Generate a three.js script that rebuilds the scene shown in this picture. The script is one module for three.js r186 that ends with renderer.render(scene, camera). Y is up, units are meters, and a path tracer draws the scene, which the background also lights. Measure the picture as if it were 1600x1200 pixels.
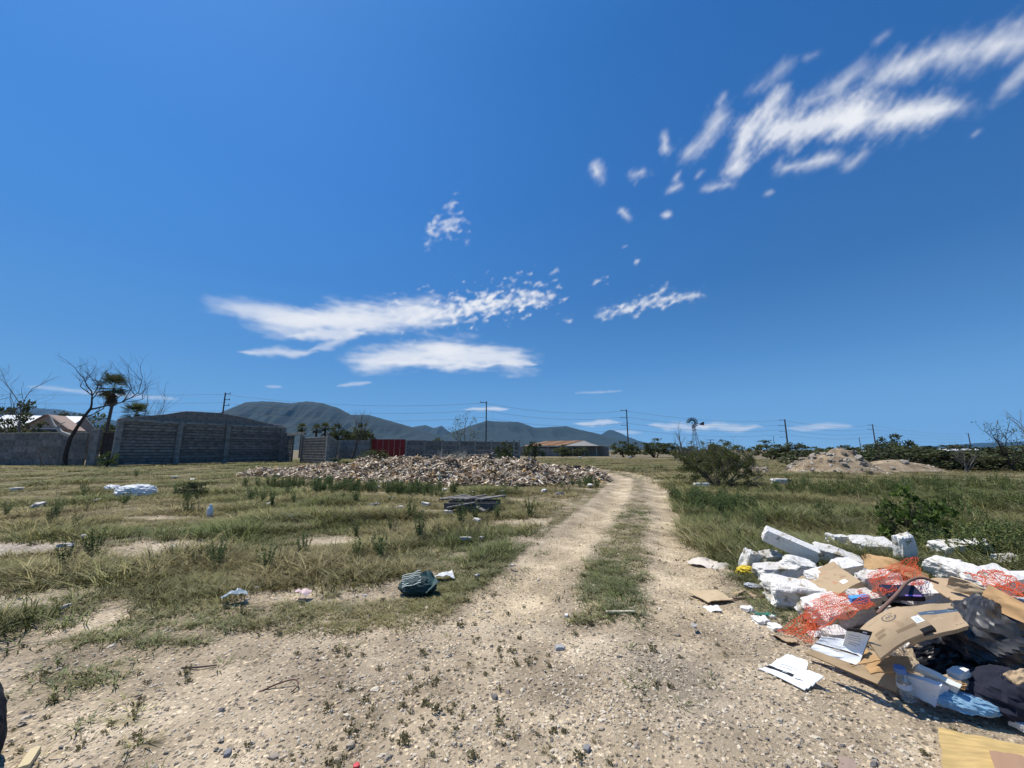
import * as THREE from 'three';
import { mergeGeometries, toCreasedNormals, mergeVertices } from 'three/addons/utils/BufferGeometryUtils.js';
import { RoundedBoxGeometry } from 'three/addons/geometries/RoundedBoxGeometry.js';
import { ImprovedNoise } from 'three/addons/math/ImprovedNoise.js';

// ---------- camera, renderer, sky, sun ----------
const scene = new THREE.Scene();
const camera = new THREE.PerspectiveCamera(90, 4 / 3, 0.05, 60000);   // 13 mm equivalent phone lens
camera.position.set(0, 1.6, 0);
camera.rotation.x = THREE.MathUtils.degToRad(9.74);
const renderer = new THREE.WebGLRenderer({ antialias: true });
renderer.toneMapping = THREE.LinearToneMapping;
renderer.toneMappingExposure = 1.12;
renderer.shadowMap.enabled = true;

const SUN_AZ = -62, SUN_EL = 64;      // degrees right of the view, degrees up
const rad = THREE.MathUtils.degToRad;
const sunDir = new THREE.Vector3(Math.sin(rad(SUN_AZ)) * Math.cos(rad(SUN_EL)), Math.sin(rad(SUN_EL)), -Math.cos(rad(SUN_AZ)) * Math.cos(rad(SUN_EL)));
const sun = new THREE.DirectionalLight(new THREE.Color(1.0, 0.95, 0.86), 4.6);
sun.position.copy(sunDir).multiplyScalar(200); sun.castShadow = true;
Object.assign(sun.shadow.camera, { left: -90, right: 90, top: 90, bottom: -90, near: 1, far: 500 });
sun.shadow.mapSize.set(4096, 4096);
scene.add(sun, sun.target);
scene.fog = new THREE.FogExp2(new THREE.Color(0.15, 0.5, 0.95), 0.000026);

// ---------- measured layout (metres; camera stands at x 0, z 0 and looks along -z) ----------
const CLOUDS = [[49.74,36.72,53.92,35.9,1.65,0.95,0],[53.85,35.52,59.29,33.21,1.77,0.95,0],[38.4,36.57,45.47,34.43,2.22,1.3,0],[44.93,34.68,50.02,32.6,1.95,1.35,0],[49.56,32.84,53.29,31.31,1.32,1.1,0],[33.23,34.24,34.88,37.83,1.49,0.95,0],[34.75,36.91,38.85,39.48,1.24,0.8,0],[38.7,32.41,43.14,31.73,0.99,0.9,0],[27.87,37.59,31.95,39.73,1.33,0.7,0],[44.25,37.85,47.01,38.2,1.11,0.55,0],[41.67,37.72,44.78,37.37,0.86,0.5,0],[24.34,39.85,24.4,38.62,0.79,0.8,0],[13.68,38.33,14.04,37.56,1.0,0.8,0],[19.51,36.62,20.68,36.85,0.85,0.85,0],[17.5,32.72,18.21,31.99,0.75,0.7,0],[23.7,31.21,23.96,31.16,0.46,0.8,0],[24.85,33.99,25.93,34.19,0.62,0.7,0],[25.49,35.15,25.69,35.33,0.55,0.5,0],[44.81,30.25,45.69,30.75,0.71,0.5,0],[29.47,32.97,32.26,32.71,0.73,0.6,0],[28.4,34.68,28.95,35.03,0.54,0.5,0],[56.73,31.19,57.93,31.66,1.02,0.7,0],[54.0,28.53,54.18,28.65,0.33,0.5,0],[36.48,30.43,36.77,30.48,0.36,0.4,0],[48.82,39.74,49.38,39.79,0.52,0.35,0],[42.45,41.43,43.29,41.32,0.53,0.3,0],[32.16,41.23,32.62,41.58,0.49,0.4,0],[36.5,40.98,39.94,41.68,0.92,0.35,0],[-11.32,31.53,-9.52,32.32,1.2,0.7,1],[-9.99,33.88,-9.8,34.21,0.74,0.5,1],[-13.21,29.38,-13.04,29.9,0.59,0.5,1],[-7.4,29.67,-7.2,29.85,0.34,0.35,1],[-35.97,16.99,-29.89,16.97,1.68,0.8,2],[-30.6,16.44,-22.69,17.99,2.19,1.0,2],[-24.39,18.12,-13.74,19.6,2.39,1.0,2],[-15.6,19.26,-4.01,21.19,2.01,0.9,1],[-5.99,20.76,3.53,22.65,1.75,0.9,1],[2.51,21.95,6.23,22.57,1.1,0.6,1],[-30.46,14.89,-22.56,16.08,1.02,0.8,2],[-35.77,11.78,-27.99,12.7,0.73,0.8,2],[-28.02,13.03,-21.71,16.17,0.76,0.55,2],[-19.75,12.6,-9.74,14.49,2.02,1.1,2],[-10.69,14.26,-0.98,13.36,2.18,1.1,2],[-1.96,12.98,3.42,12.68,0.67,0.8,2],[-18.86,12.31,-1.95,12.6,0.84,1,2],[13.74,19.6,18.39,19.89,0.81,0.75,1],[17.96,20.28,23.31,20.75,0.88,0.7,1],[22.44,20.62,27.05,20.43,0.68,0.6,1],[22.54,21.97,23.15,22.05,0.6,0.7,1],[13.27,24.18,13.46,24.25,0.54,0.7,1],[8.41,18.83,8.9,18.9,0.46,0.6,1],[0.3,24.85,0.61,24.94,0.54,0.7,1],[19.22,25.99,19.32,26.06,0.35,0.5,1],[6.7,25.85,6.91,26.01,0.45,0.4,1],[17.78,28.27,17.97,28.33,0.26,0.3,1],[-51.71,5.83,-49.33,5.81,0.3,0.5,2],[-49.74,5.77,-45.76,5.75,0.32,0.45,2],[-46.67,5.59,-41.41,5.67,0.34,0.5,2],[-24.69,8.69,-20.42,9.32,0.3,0.55,2],[-33.04,7.87,-31.3,8.01,0.21,0.5,2],[-6.86,5.88,-0.77,6.02,0.38,0.95,2],[9.71,3.88,15.52,3.88,0.51,0.95,2],[20.06,3.34,27.22,3.0,0.69,0.8,2],[25.7,3.12,32.56,2.68,0.66,0.8,2],[35.81,2.58,39.1,2.54,0.45,0.6,2],[37.96,2.81,41.34,2.6,0.36,0.75,2],[9.56,8.29,15.99,8.36,0.2,0.5,2],[13.95,2.63,18.32,2.48,0.36,0.5,2]];
const RIDGES = [["mountain",5000,[[-4603.23,25.83,-5000],[-4135.33,205.31,-5000],[-3834.55,436.96,-5000],[-3720.0,520.59,-5000],[-3481.03,621.56,-5000],[-3272.26,630.0,-5000],[-3103.57,621.56,-5000],[-2892.22,604.68,-5000],[-2684.93,630.0,-5000],[-2473.06,604.68,-5000],[-2258.36,537.37,-5000],[-2101.85,453.65,-5000],[-1876.65,453.65,-5000],[-1664.85,395.33,-5000],[-1243.73,279.38,-5000],[-825.68,156.14,-5000],[-328.71,17.73,-5000]]],["mountain",8000,[[-2637.75,170.47,-8000],[-2253.4,406.47,-8000],[-2057.46,472.46,-8000],[-1793.49,512.13,-8000],[-1618.51,446.04,-8000],[-1460.95,498.9,-8000],[-1284.68,366.97,-8000],[-1055.1,170.47,-8000]]],["mountain",6000,[[-1577.37,11.23,-6000],[-1090.51,206.7,-6000],[-943.38,265.77,-6000],[-647.47,374.57,-6000],[-379.37,454.13,-6000],[-299.42,444.17,-6000],[-99.78,434.21,-6000],[99.78,434.21,-6000],[348.34,344.83,-6000],[477.73,344.83,-6000],[597.33,354.74,-6000],[846.45,364.66,-6000],[1044.15,315.14,-6000],[1438.29,226.37,-6000],[1731.51,138.04,-6000],[1975.56,79.4,-6000],[2365.4,1.51,-6000]]],["mountain",9500,[[1957.71,202.13,-9500],[2232.05,404.25,-9500],[2361.1,482.39,-9500],[2471.29,482.39,-9500],[2641.47,419.86,-9500],[2900.64,264.16,-9500],[3281.62,78.47,-9500],[3745.22,1.46,-9500]]],["mountain",9000,[[-14254.51,785.26,-9000],[-12933.26,905.6,-9000],[-11736.81,935.78,-9000],[-11294.97,981.1,-9000],[-10608.27,935.78,-9000],[-9753.08,785.26,-9000],[-8972.48,605.75,-9000],[-7704.68,118.29,-9000]]],["mountain",9500,[[9828.46,-13.91,-9500],[10388.92,63.05,-9500],[10791.49,124.78,-9500],[11426.63,171.16,-9500],[12056.11,186.64,-9500],[12689.47,217.62,-9500],[13782.25,202.13,-9500],[14993.36,47.64,-9500]]]];
const SHEETS = {"box_label":[[3.233,0.2,-4.5],[3.471,0.36,-4.308],[3.289,0.36,-3.86],[3.102,0.18,-3.976]],"tan_back":[[4.69,0.22,-5.564],[4.556,0.3,-4.785],[4.568,0.2,-4.791],[4.169,0.16,-4.904]],"tan_back2":[[4.226,0.36,-4.444],[4.17,0.36,-4.101],[4.123,0.3,-4.102],[4.085,0.3,-4.341]],"logo":[[2.358,0.36,-2.881],[2.72,0.5,-2.94],[2.719,0.46,-2.693],[2.316,0.3,-2.671]],"logo_flap":[[2.331,0.31,-2.792],[2.32,0.3,-2.671],[2.227,0.2,-2.799],[2.28,0.22,-2.876]],"band":[[2.757,0.46,-3.012],[3.288,0.46,-3.105],[3.034,0.43,-2.791],[2.558,0.38,-2.705]],"e_flat":[[3.783,0.4,-3.822],[3.951,0.46,-3.681],[3.5,0.44,-2.863],[3.529,0.38,-3.236]],"e_up":[[3.598,0.58,-3.373],[3.518,0.58,-3.065],[3.596,0.47,-3.164],[3.664,0.46,-3.486]],"e_right":[[3.525,0.62,-3.064],[3.322,0.6,-2.623],[3.265,0.5,-2.598],[3.514,0.48,-3.111]],"f_low":[[2.27,0.05,-3.277],[2.461,0.2,-3.094],[2.608,0.22,-2.781],[2.491,0.05,-2.785]],"f_up":[[2.384,0.16,-2.886],[2.617,0.26,-2.808],[2.571,0.2,-2.732],[2.361,0.15,-2.815]],"g":[[1.992,0.015,-4.682],[2.342,0.02,-4.727],[2.355,0.03,-4.414],[2.074,0.015,-4.385]],"h1":[[2.506,0.02,-5.88],[2.789,0.05,-5.965],[2.887,0.06,-5.638],[2.669,0.02,-5.546]],"h2":[[2.684,0.03,-5.627],[2.919,0.08,-5.565],[2.987,0.04,-5.448],[2.7,0.02,-5.407]],"w1a":[[2.186,0.3,-2.973],[2.264,0.33,-2.868],[2.285,0.27,-2.772],[2.161,0.24,-3.015]],"w1b":[[2.218,0.44,-2.776],[2.325,0.44,-2.713],[2.278,0.274,-2.763],[2.251,0.28,-2.882]],"w1c":[[2.154,0.24,-3.006],[2.278,0.27,-2.764],[2.248,0.22,-2.766],[2.135,0.2,-3.03]],"w2a":[[2.145,0.03,-3.3],[2.153,0.08,-3.097],[2.027,0.02,-2.96],[1.884,0.01,-3.17]],"w2b":[[2.071,0.06,-3.029],[2.1,0.09,-2.879],[2.026,0.03,-2.905],[1.975,0.015,-3.03]],"w2c":[[1.882,0.012,-3.166],[2.026,0.03,-2.905],[1.954,0.02,-2.874],[1.806,0.015,-3.135]],"ply":[[2.35,0.08,-2.409],[2.628,0.1,-2.25],[2.399,0.06,-2.003],[1.95,0.03,-2.01]],"brown":[[2.405,0.1,-2.22],[2.486,0.13,-2.144],[2.352,0.1,-1.983],[2.206,0.08,-2.009]],"k":[[2.882,0.3,-2.511],[3.005,0.33,-2.505],[3.019,0.32,-2.434],[2.89,0.28,-2.448]],"l":[[1.717,0.01,-2.315],[1.764,0.02,-2.275],[1.673,0.02,-2.123],[1.576,0.01,-2.154]],"black":[[2.873,0.2,-3.039],[3.309,0.3,-2.927],[3.256,0.16,-2.725],[2.807,0.1,-2.927]],"white_slab":[[2.619,0.2,-2.784],[2.6,0.24,-2.726],[2.702,0.2,-2.584],[2.702,0.15,-2.612]],"wbits":[[2.849,0.16,-2.725],[2.905,0.2,-2.697],[2.906,0.17,-2.652],[2.817,0.13,-2.661]],"w_edge":[[3.391,0.4,-3.207],[3.343,0.42,-3.061],[3.335,0.38,-3.053],[3.339,0.36,-3.125]],"tanbit":[[2.704,0.18,-2.701],[2.771,0.2,-2.609],[2.739,0.17,-2.601],[2.711,0.15,-2.676]],"net1":[[2.88,0.1,-4.086],[3.175,0.28,-3.741],[2.858,0.33,-3.27],[2.312,0.12,-3.301]],"net2":[[2.318,0.02,-3.672],[2.736,0.1,-3.862],[2.563,0.1,-3.543],[2.444,0.03,-3.449]],"net3":[[3.379,0.4,-3.912],[3.985,0.5,-4.027],[3.559,0.42,-3.561],[2.904,0.4,-3.307]],"net4":[[3.994,0.48,-3.617],[4.033,0.58,-3.406],[3.85,0.56,-3.072],[3.643,0.5,-2.996]],"wbox":[[2.541,0.17,-2.769],[2.627,0.19,-2.622],[2.603,0.05,-2.66],[2.562,0.06,-2.801]],"wbox_end":[[2.626,0.19,-2.628],[2.678,0.17,-2.633],[2.672,0.03,-2.676],[2.607,0.05,-2.66]],"stick":[[2.731,0.4,-3.113],[3.03,0.47,-3.269],[3.341,0.52,-3.455],[3.485,0.53,-3.488],[3.573,0.5,-3.455]],"white_tile":[[5.084,0.36,-4.181],[5.177,0.4,-4.026],[4.713,0.4,-3.622],[4.772,0.32,-3.897]]};
const LUMPS = {"foam":[[3.112,0.02,-5.353,0.198,0.26,0.119,0.3,-0.25],[3.444,0.05,-5.446,0.286,0.178,0.143,0.2,0],[3.213,0.02,-4.913,0.492,0.208,0.246,-0.15,0.05],[3.461,0.12,-4.921,0.39,0.155,0.234,0.3,-0.2],[4.275,0.08,-5.378,0.495,0.193,0.247,-0.5,-0.3],[5.015,0.1,-6.223,0.33,0.211,0.165,0.2,-0.1],[5.234,0.14,-5.884,0.6,0.165,0.27,0.05,-0.05],[5.234,0.1,-5.423,0.219,0.369,0.131,0.15,0.12],[6.359,0.12,-5.749,0.64,0.2,0.256,-0.1,0.1],[6.462,0.1,-5.437,0.471,0.094,0.188,-0.2,0.15],[5.082,0.14,-4.83,0.296,0.177,0.207,0.3,0.1],[3.35,0.2,-4.45,0.299,0.091,0.179,0.2,0.1],[3.819,0.2,-4.697,0.288,0.117,0.173,0.2,0.1],[3.531,0.2,-3.964,0.336,0.203,0.201,-0.2,0.12],[3.175,0.22,-3.742,0.204,0.097,0.143,0.1,0.1],[4.302,0.4,-3.924,0.241,0.076,0.145,0.2,0.1],[3.017,0.05,-3.877,0.549,0.157,0.329,0.2,0.06],[4.378,0.3,-3.758,0.455,0.158,0.227,0.25,0.1],[3.616,0.26,-3.675,0.44,0.117,0.264,0.1,0.0],[2.604,0.1,-3.394,0.172,0.073,0.121,0.1,0]],"beam":[[3.631,0.12,-5.327,0.542,0.347,0.19,0,0]],"boulder":[[3.02,0.0,-4.325,0.601,0.225,0.39,-0.25,0.1]],"white_bits":[[2.966,0.08,-2.672,0.203,0.107,0.102,0.4,-0.3],[2.851,0.05,-2.599,0.152,0.05,0.076,0.2,0],[2.807,0.2,-2.684,0.119,0.05,0.06,0.3,0.1],[2.941,0.03,-2.51,0.109,0.05,0.066,0.2,0.1]]};
const P = {"bag":[3.311,0.1,-2.927],"cloth":[2.898,0.02,-2.504],"bluebag":[2.703,0.02,-2.557],"carton":[2.62,0.05,-2.727],"bottle":[2.525,0.05,-2.819],"yellow":[3.037,0.02,-5.407],"teal":[2.467,0.01,-4.065],"bluebox":[2.977,0.3,-3.501],"pack":[3.238,0.38,-3.389],"plant":[6.994,0.0,-6.907],"greenbag":[-1.058,0.0,-4.628],"pallet":[-1.013,0.0,-10.059],"wbag":[-13.095,0.0,-13.628],"wbag2":[-15.907,0.0,-15.477],"wbottle":[-7.383,0.0,-9.777],"bluefilm":[-2.955,0.0,-4.41],"pink":[-2.295,0.0,-4.534],"paper":[-0.84,0.0,-5.143],"sack":[-2.511,0.0,-2.205],"cap":[-0.803,0.0,-2.287],"stick":[1.082,0.0,-4.15],"chip":[-2.517,0.0,-2.304],"rock1":[0.394,0.0,-3.473],"rock2":[0.408,0.0,-2.4],"rock3":[-1.534,0.0,-2.377],"bush":[9.047,0.0,-16.474],"wblk":[8.035,0.0,-16.744],"wblk2":[12.424,0.0,-18.241],"can":[0.537,0.0,-4.12],"foamv":[-2.645,0.0,-11.378]};
const LITTER = [[-13.347,0.0,-11.255],[-16.562,0.0,-20.44],[-19.044,0.0,-22.232],[-19.353,0.0,-15.477],[-12.867,0.0,-12.326],[-7.238,0.0,-6.569],[-7.659,0.0,-7.234],[-5.411,0.0,-6.49],[-1.507,0.0,-14.391],[-2.622,0.0,-15.477],[-5.498,0.0,-16.212],[-7.367,0.0,-15.477],[-6.2,0.0,-13.999],[-3.878,0.0,-11.255],[-2.462,0.0,-11.378],[-3.022,0.0,-10.787],[-1.576,0.0,-9.869],[-7.735,0.0,-15.714],[-4.02,0.0,-9.686],[3.553,0.0,-8.056],[3.839,0.0,-8.118],[4.174,0.0,-7.705],[4.329,0.0,-7.595],[4.793,0.0,-8.056],[6.714,0.0,-9.258],[6.384,0.0,-8.579],[-0.353,0.0,-14.596],[-0.676,0.0,-13.999],[2.99,0.0,-17.61],[3.356,0.0,-17.023],[1.211,0.0,-15.023],[4.232,0.0,-7.333],[23.086,0.0,-76.244],[21.629,0.0,-82.57],[13.103,0.0,-76.244],[1.691,0.0,-13.999],[6.746,0.0,-13.108],[-0.776,0.0,-8.868],[-0.817,0.0,-7.09],[-0.545,0.0,-7.185],[-3.863,0.0,-12.783],[-5.138,0.0,-9.341],[-13.174,0.0,-14.596],[-7.09,0.0,-11.633],[-4.509,0.0,-4.196],[-1.609,0.0,-4.534],[-2.925,0.0,-4.726],[1.641,0.0,-3.779],[-0.442,0.0,-5.167],[0.0,0.0,-5.559]];

// ---------- random numbers and noise ----------
function rng(seed) { let a = seed >>> 0; return () => { a = (a + 0x6D2B79F5) | 0; let t = Math.imul(a ^ (a >>> 15), 1 | a); t = (t + Math.imul(t ^ (t >>> 7), 61 | t)) ^ t; return ((t ^ (t >>> 14)) >>> 0) / 4294967296; }; }
const PN = new ImprovedNoise();
const n3 = (x, y, z) => PN.noise(x, y, z);
function fbm(x, y, z, o = 4) { let s = 0, a = 0.5; for (let i = 0; i < o; i++) { s += a * n3(x, y, z); x = x * 2.03 + 7.1; y = y * 2.03 + 3.7; z = z * 2.03 + 1.3; a *= 0.5; } return s; }
const sm = (a, b, v) => { const t = Math.min(1, Math.max(0, (v - a) / (b - a))); return t * t * (3 - 2 * t); };
const mix = (a, b, t) => a + (b - a) * t;
const clamp = (v, a, b) => Math.min(b, Math.max(a, v));

// ---------- sky: blue air, brighter round the sun, with thin high clouds ----------
{
  const W = 3072, Hh = 1536, data = new Float32Array(W * Hh * 4);
  const stops = [[-90, .16, .20, .24], [-2, .20, .33, .52], [0, .27, .52, .82], [5, .19, .44, .79], [12, .115, .335, .73], [22, .066, .245, .64], [34, .043, .188, .55], [50, .028, .145, .455], [90, .02, .118, .39]];
  const skyAt = el => { let i = 0; while (i < stops.length - 2 && stops[i + 1][0] < el) i++; const a = stops[i], b = stops[i + 1], t = clamp((el - a[0]) / (b[0] - a[0]), 0, 1); return [1, 2, 3].map(k => mix(a[k], b[k], t)); };
  const cl = CLOUDS.map(([a0, e0, a1, e1, hw, s, k], i) => ({ a0, e0, a1, e1, hw, s, k, i, r: Math.max(Math.abs(a1 - a0), Math.abs(e1 - e0)) * 0.5 + hw * 2.6, am: (a0 + a1) / 2, em: (e0 + e1) / 2, c: Math.cos(rad((e0 + e1) / 2)) }));
  for (let j = 0; j < Hh; j++) {
    const el = ((j + 0.5) / Hh - 0.5) * 180, base = skyAt(el), ce = Math.cos(rad(el)), se = Math.sin(rad(el));
    const row = cl.filter(c => Math.abs(el - c.em) < Math.abs(c.e1 - c.e0) / 2 + c.hw * 2.6);
    for (let i = 0; i < W; i++) {
      const ph = ((i + 0.5) / W - 0.5) * Math.PI * 2, dx = Math.cos(ph) * ce, dz = Math.sin(ph) * ce;
      const az = Math.atan2(dx, -dz) * 180 / Math.PI;
      const cosS = clamp(dx * sunDir.x + se * sunDir.y + dz * sunDir.z, -1, 1), ang = Math.acos(cosS) * 180 / Math.PI;
      const g = Math.exp(-((ang / 30) ** 2)), g2 = Math.exp(-ang / 6), k = mix(0.86, 0.50 + 0.77 * Math.exp(-((ang / 58) ** 2)), sm(0, 24, el));
      let r = base[0] * k + 0.035 * g + 0.5 * g2, gg = base[1] * k + 0.07 * g + 0.5 * g2, b = base[2] * k + 0.09 * g + 0.5 * g2;
      let dens = 0;
      for (const c of row) {
        let px = (az - c.a0) * c.c, py = el - c.e0;
        if (Math.abs((az - c.am) * c.c) > c.r) continue;
        const bx = (c.a1 - c.a0) * c.c, by = c.e1 - c.e0, L2 = bx * bx + by * by || 1e-6, L = Math.sqrt(L2);
        const t = clamp((px * bx + py * by) / L2, 0, 1);
        const ox = px - bx * t, oy = py - by * t;
        let al = (ox * bx + oy * by) / L, pe = (-ox * by + oy * bx) / L;
        let d;
        if (c.k === 2) { const thin = c.hw < 1.1, tp = thin ? .18 + .82 * Math.pow(Math.sin(Math.PI * clamp(t, .001, .999)), .6) : 1; if (thin) pe += c.hw * .9 * fbm(az * .35 + c.i * 3.1, 1.5, c.i, 3); const e = Math.hypot(al / (c.hw * (thin ? 1.2 : 2.4)), pe / (c.hw * tp)) + 0.8 * fbm(az * 0.14 + c.i, el * 0.62, 3.3, 6) + (thin ? .5 : .3) * fbm(az * 0.7, el * 2.0, 8.1, 4); d = sm(1.2, 0.0, e) * c.s * .92; }
        else {
          // streaks blown towards upper right; dapples for kind 1
          const q = c.k === 0 ? 0.62 : 0.4, sx = (az * c.c * Math.cos(q) + el * Math.sin(q)), sy = (-az * c.c * Math.sin(q) + el * Math.cos(q));
          const f = c.k === 0 ? fbm(sx * 0.20 + .4 * fbm(sx * .3, sy * .3, 2.2, 2), sy * 0.42, 1.7, 7) * 1.0 + 0.55 * fbm(sx * 0.55, sy * 1.5, 6.7, 5) + .3 * fbm(az * 1.9, el * 1.9, 4.4, 4) : fbm(sx * 0.8, sy * 1.3, 5.2, 5) * 2.4;
          const e = Math.hypot(al / (c.hw * 1.3), pe / c.hw); d = Math.pow(sm(-.3, 1.6, 1.1 - e + f * (0.7 + 0.4 * e)), 1.75) * c.s * 1.15;
        }
        dens = 1 - (1 - dens) * (1 - clamp(d, 0, 1) * 0.82);
      }
      const o = (j * W + i) * 4, cc = 0.80;
      r = mix(r, cc, dens); gg = mix(gg, cc * 1.02, dens); b = mix(b, cc * 1.06, dens);
      data[o] = r; data[o + 1] = gg; data[o + 2] = b; data[o + 3] = 1;
    }
  }
  const sky = new THREE.DataTexture(data, W, Hh, THREE.RGBAFormat, THREE.FloatType);
  sky.mapping = THREE.EquirectangularReflectionMapping; sky.magFilter = THREE.LinearFilter; sky.minFilter = THREE.LinearFilter; sky.wrapS = THREE.RepeatWrapping; sky.needsUpdate = true;
  scene.background = sky; scene.environment = sky;
}

// ---------- scene helpers ----------
const used = {};
function numbered(name) { const k = used[name] = (used[name] ?? -1) + 1; return k ? name + '_' + String(k).padStart(3, '0') : name; }
function tag(o, label, category, group, kind) { if (label) o.userData.label = label; if (category) o.userData.category = category; if (group) o.userData.group = group; if (kind) o.userData.kind = kind; return o; }
const shade = m => { m.castShadow = m.receiveShadow = true; return m; };
function thing(name, label, category, [x, y, z] = [0, 0, 0], turn = 0, group) { const o = new THREE.Group(); o.name = numbered(name); o.position.set(x, y, z); o.rotation.y = turn; scene.add(o); return tag(o, label, category, group); }
function part(parent, name, geo, mat) { const m = shade(new THREE.Mesh(Array.isArray(geo) ? merge(geo) : geo, mat)); m.name = name; parent.add(m); return m; }
function single(name, geo, mat, label, category, group, kind) { const m = shade(new THREE.Mesh(Array.isArray(geo) ? merge(geo) : geo, mat)); m.name = numbered(name); scene.add(m); return tag(m, label, category, group, kind); }
function copyOf(src, name, label, group) { const c = src.clone(); c.name = numbered(name); c.userData = { ...src.userData }; if (label) c.userData.label = label; if (group) c.userData.group = group; scene.add(c); return c; }
function merge(list) { const l = list.map(g => { const h = g.index ? g.toNonIndexed() : g; for (const k of Object.keys(h.attributes)) if (!['position', 'normal', 'uv', 'color'].includes(k)) h.deleteAttribute(k); return h; }); return mergeGeometries(l); }
const V = (x, y, z) => new THREE.Vector3(x, y, z);

function tileTex(size, fn, srgb = true, rx = 1, ry = 1) {
  const d = new Uint8Array(size * size * 4);
  for (let j = 0; j < size; j++) for (let i = 0; i < size; i++) { const c = fn(i / size, j / size, i, j), o = (j * size + i) * 4; d[o] = clamp(c[0] * 255, 0, 255); d[o + 1] = clamp(c[1] * 255, 0, 255); d[o + 2] = clamp(c[2] * 255, 0, 255); d[o + 3] = 255; }
  const t = new THREE.DataTexture(d, size, size); t.wrapS = t.wrapT = THREE.RepeatWrapping; t.magFilter = THREE.LinearFilter; t.minFilter = THREE.LinearMipmapLinearFilter; t.generateMipmaps = true; if (srgb) t.colorSpace = THREE.SRGBColorSpace; t.repeat.set(rx, ry); t.needsUpdate = true; return t;
}
// periodic noise: blends the noise with its shifted copy so that tiles join
function pfbm(u, v, f, o, s) { const a = u * f, b = v * f, wu = u, wv = v; const g = (x, y) => fbm(x, y, s, o); return (g(a, b) * (1 - wu) * (1 - wv) + g(a - f, b) * wu * (1 - wv) + g(a, b - f) * (1 - wu) * wv + g(a - f, b - f) * wu * wv) / Math.sqrt((wu * wu + (1 - wu) ** 2) * (wv * wv + (1 - wv) ** 2)); }
const std = (c, rough = 0.9, extra = {}) => new THREE.MeshStandardMaterial({ color: new THREE.Color().setRGB(...c), roughness: rough, side: THREE.DoubleSide, ...extra });
const leafMat = (c, t = 0.35, extra = {}) => new THREE.MeshPhysicalMaterial({ color: new THREE.Color().setRGB(...c), roughness: 0.9, specularIntensity: 0.2, transmission: t, thickness: 0, side: THREE.DoubleSide, ...extra });

function xf(g, x = 0, y = 0, z = 0, rx = 0, ry = 0, rz = 0) { if (rx || ry || rz) g.applyMatrix4(new THREE.Matrix4().makeRotationFromEuler(new THREE.Euler(rx, ry, rz, 'YXZ'))); return g.translate(x, y, z); }
let uvSeed = rng(5);
function boxG(w, h, d, x = 0, y = 0, z = 0, ry = 0, rx = 0, rz = 0, tile = 2, bevel = 0) {
  const g = bevel ? new RoundedBoxGeometry(w, h, d, 2, bevel) : new THREE.BoxGeometry(w, h, d), uv = g.attributes.uv, p = g.attributes.position, n = g.attributes.normal, a = uvSeed(), b = uvSeed();
  for (let i = 0; i < uv.count; i++) { const ax = Math.abs(n.getX(i)), ay = Math.abs(n.getY(i)), az = Math.abs(n.getZ(i)); if (ax > ay && ax > az) uv.setXY(i, p.getZ(i) / tile + a, p.getY(i) / tile + b); else if (ay > az) uv.setXY(i, p.getX(i) / tile + a, p.getZ(i) / tile + b); else uv.setXY(i, p.getX(i) / tile + a, p.getY(i) / tile + b); }
  return xf(g, x, y, z, rx, ry, rz);
}
function tubeG(pts, r0, r1, sides = 6, cap = true) {
  const n = pts.length, pos = [], nor = [], uv = [], idx = []; let up = V(0.3, 0.2, 1).normalize();
  for (let i = 0; i < n; i++) {
    const t = pts[Math.min(n - 1, i + 1)].clone().sub(pts[Math.max(0, i - 1)]).normalize(); let b = t.clone().cross(up); if (b.lengthSq() < 1e-4) b = t.clone().cross(V(1, 0, 0)); b.normalize(); const c = b.clone().cross(t).normalize(); up = c.clone();
    const r = Array.isArray(r0) ? r0[i] : mix(r0, r1, i / (n - 1));
    for (let k = 0; k <= sides; k++) { const a = k / sides * Math.PI * 2, d = b.clone().multiplyScalar(Math.cos(a)).addScaledVector(c, Math.sin(a)); pos.push(pts[i].x + d.x * r, pts[i].y + d.y * r, pts[i].z + d.z * r); nor.push(d.x, d.y, d.z); uv.push(k / sides, i * 0.5); }
  }
  for (let i = 0; i < n - 1; i++) for (let k = 0; k < sides; k++) { const a = i * (sides + 1) + k, b = a + sides + 1; idx.push(a, b, a + 1, b, b + 1, a + 1); }
  if (cap) for (const e of [0, n - 1]) { const c = pos.length / 3; pos.push(pts[e].x, pts[e].y, pts[e].z); const t = (e ? pts[n - 1].clone().sub(pts[n - 2]) : pts[0].clone().sub(pts[1])).normalize(); nor.push(t.x, t.y, t.z); uv.push(.5, .5); for (let k = 0; k < sides; k++) idx.push(c, e * (sides + 1) + k, e * (sides + 1) + k + 1); }
  const g = new THREE.BufferGeometry(); g.setAttribute('position', new THREE.Float32BufferAttribute(pos, 3)); g.setAttribute('normal', new THREE.Float32BufferAttribute(nor, 3)); g.setAttribute('uv', new THREE.Float32BufferAttribute(uv, 2)); g.setIndex(idx); return g;
}
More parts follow.
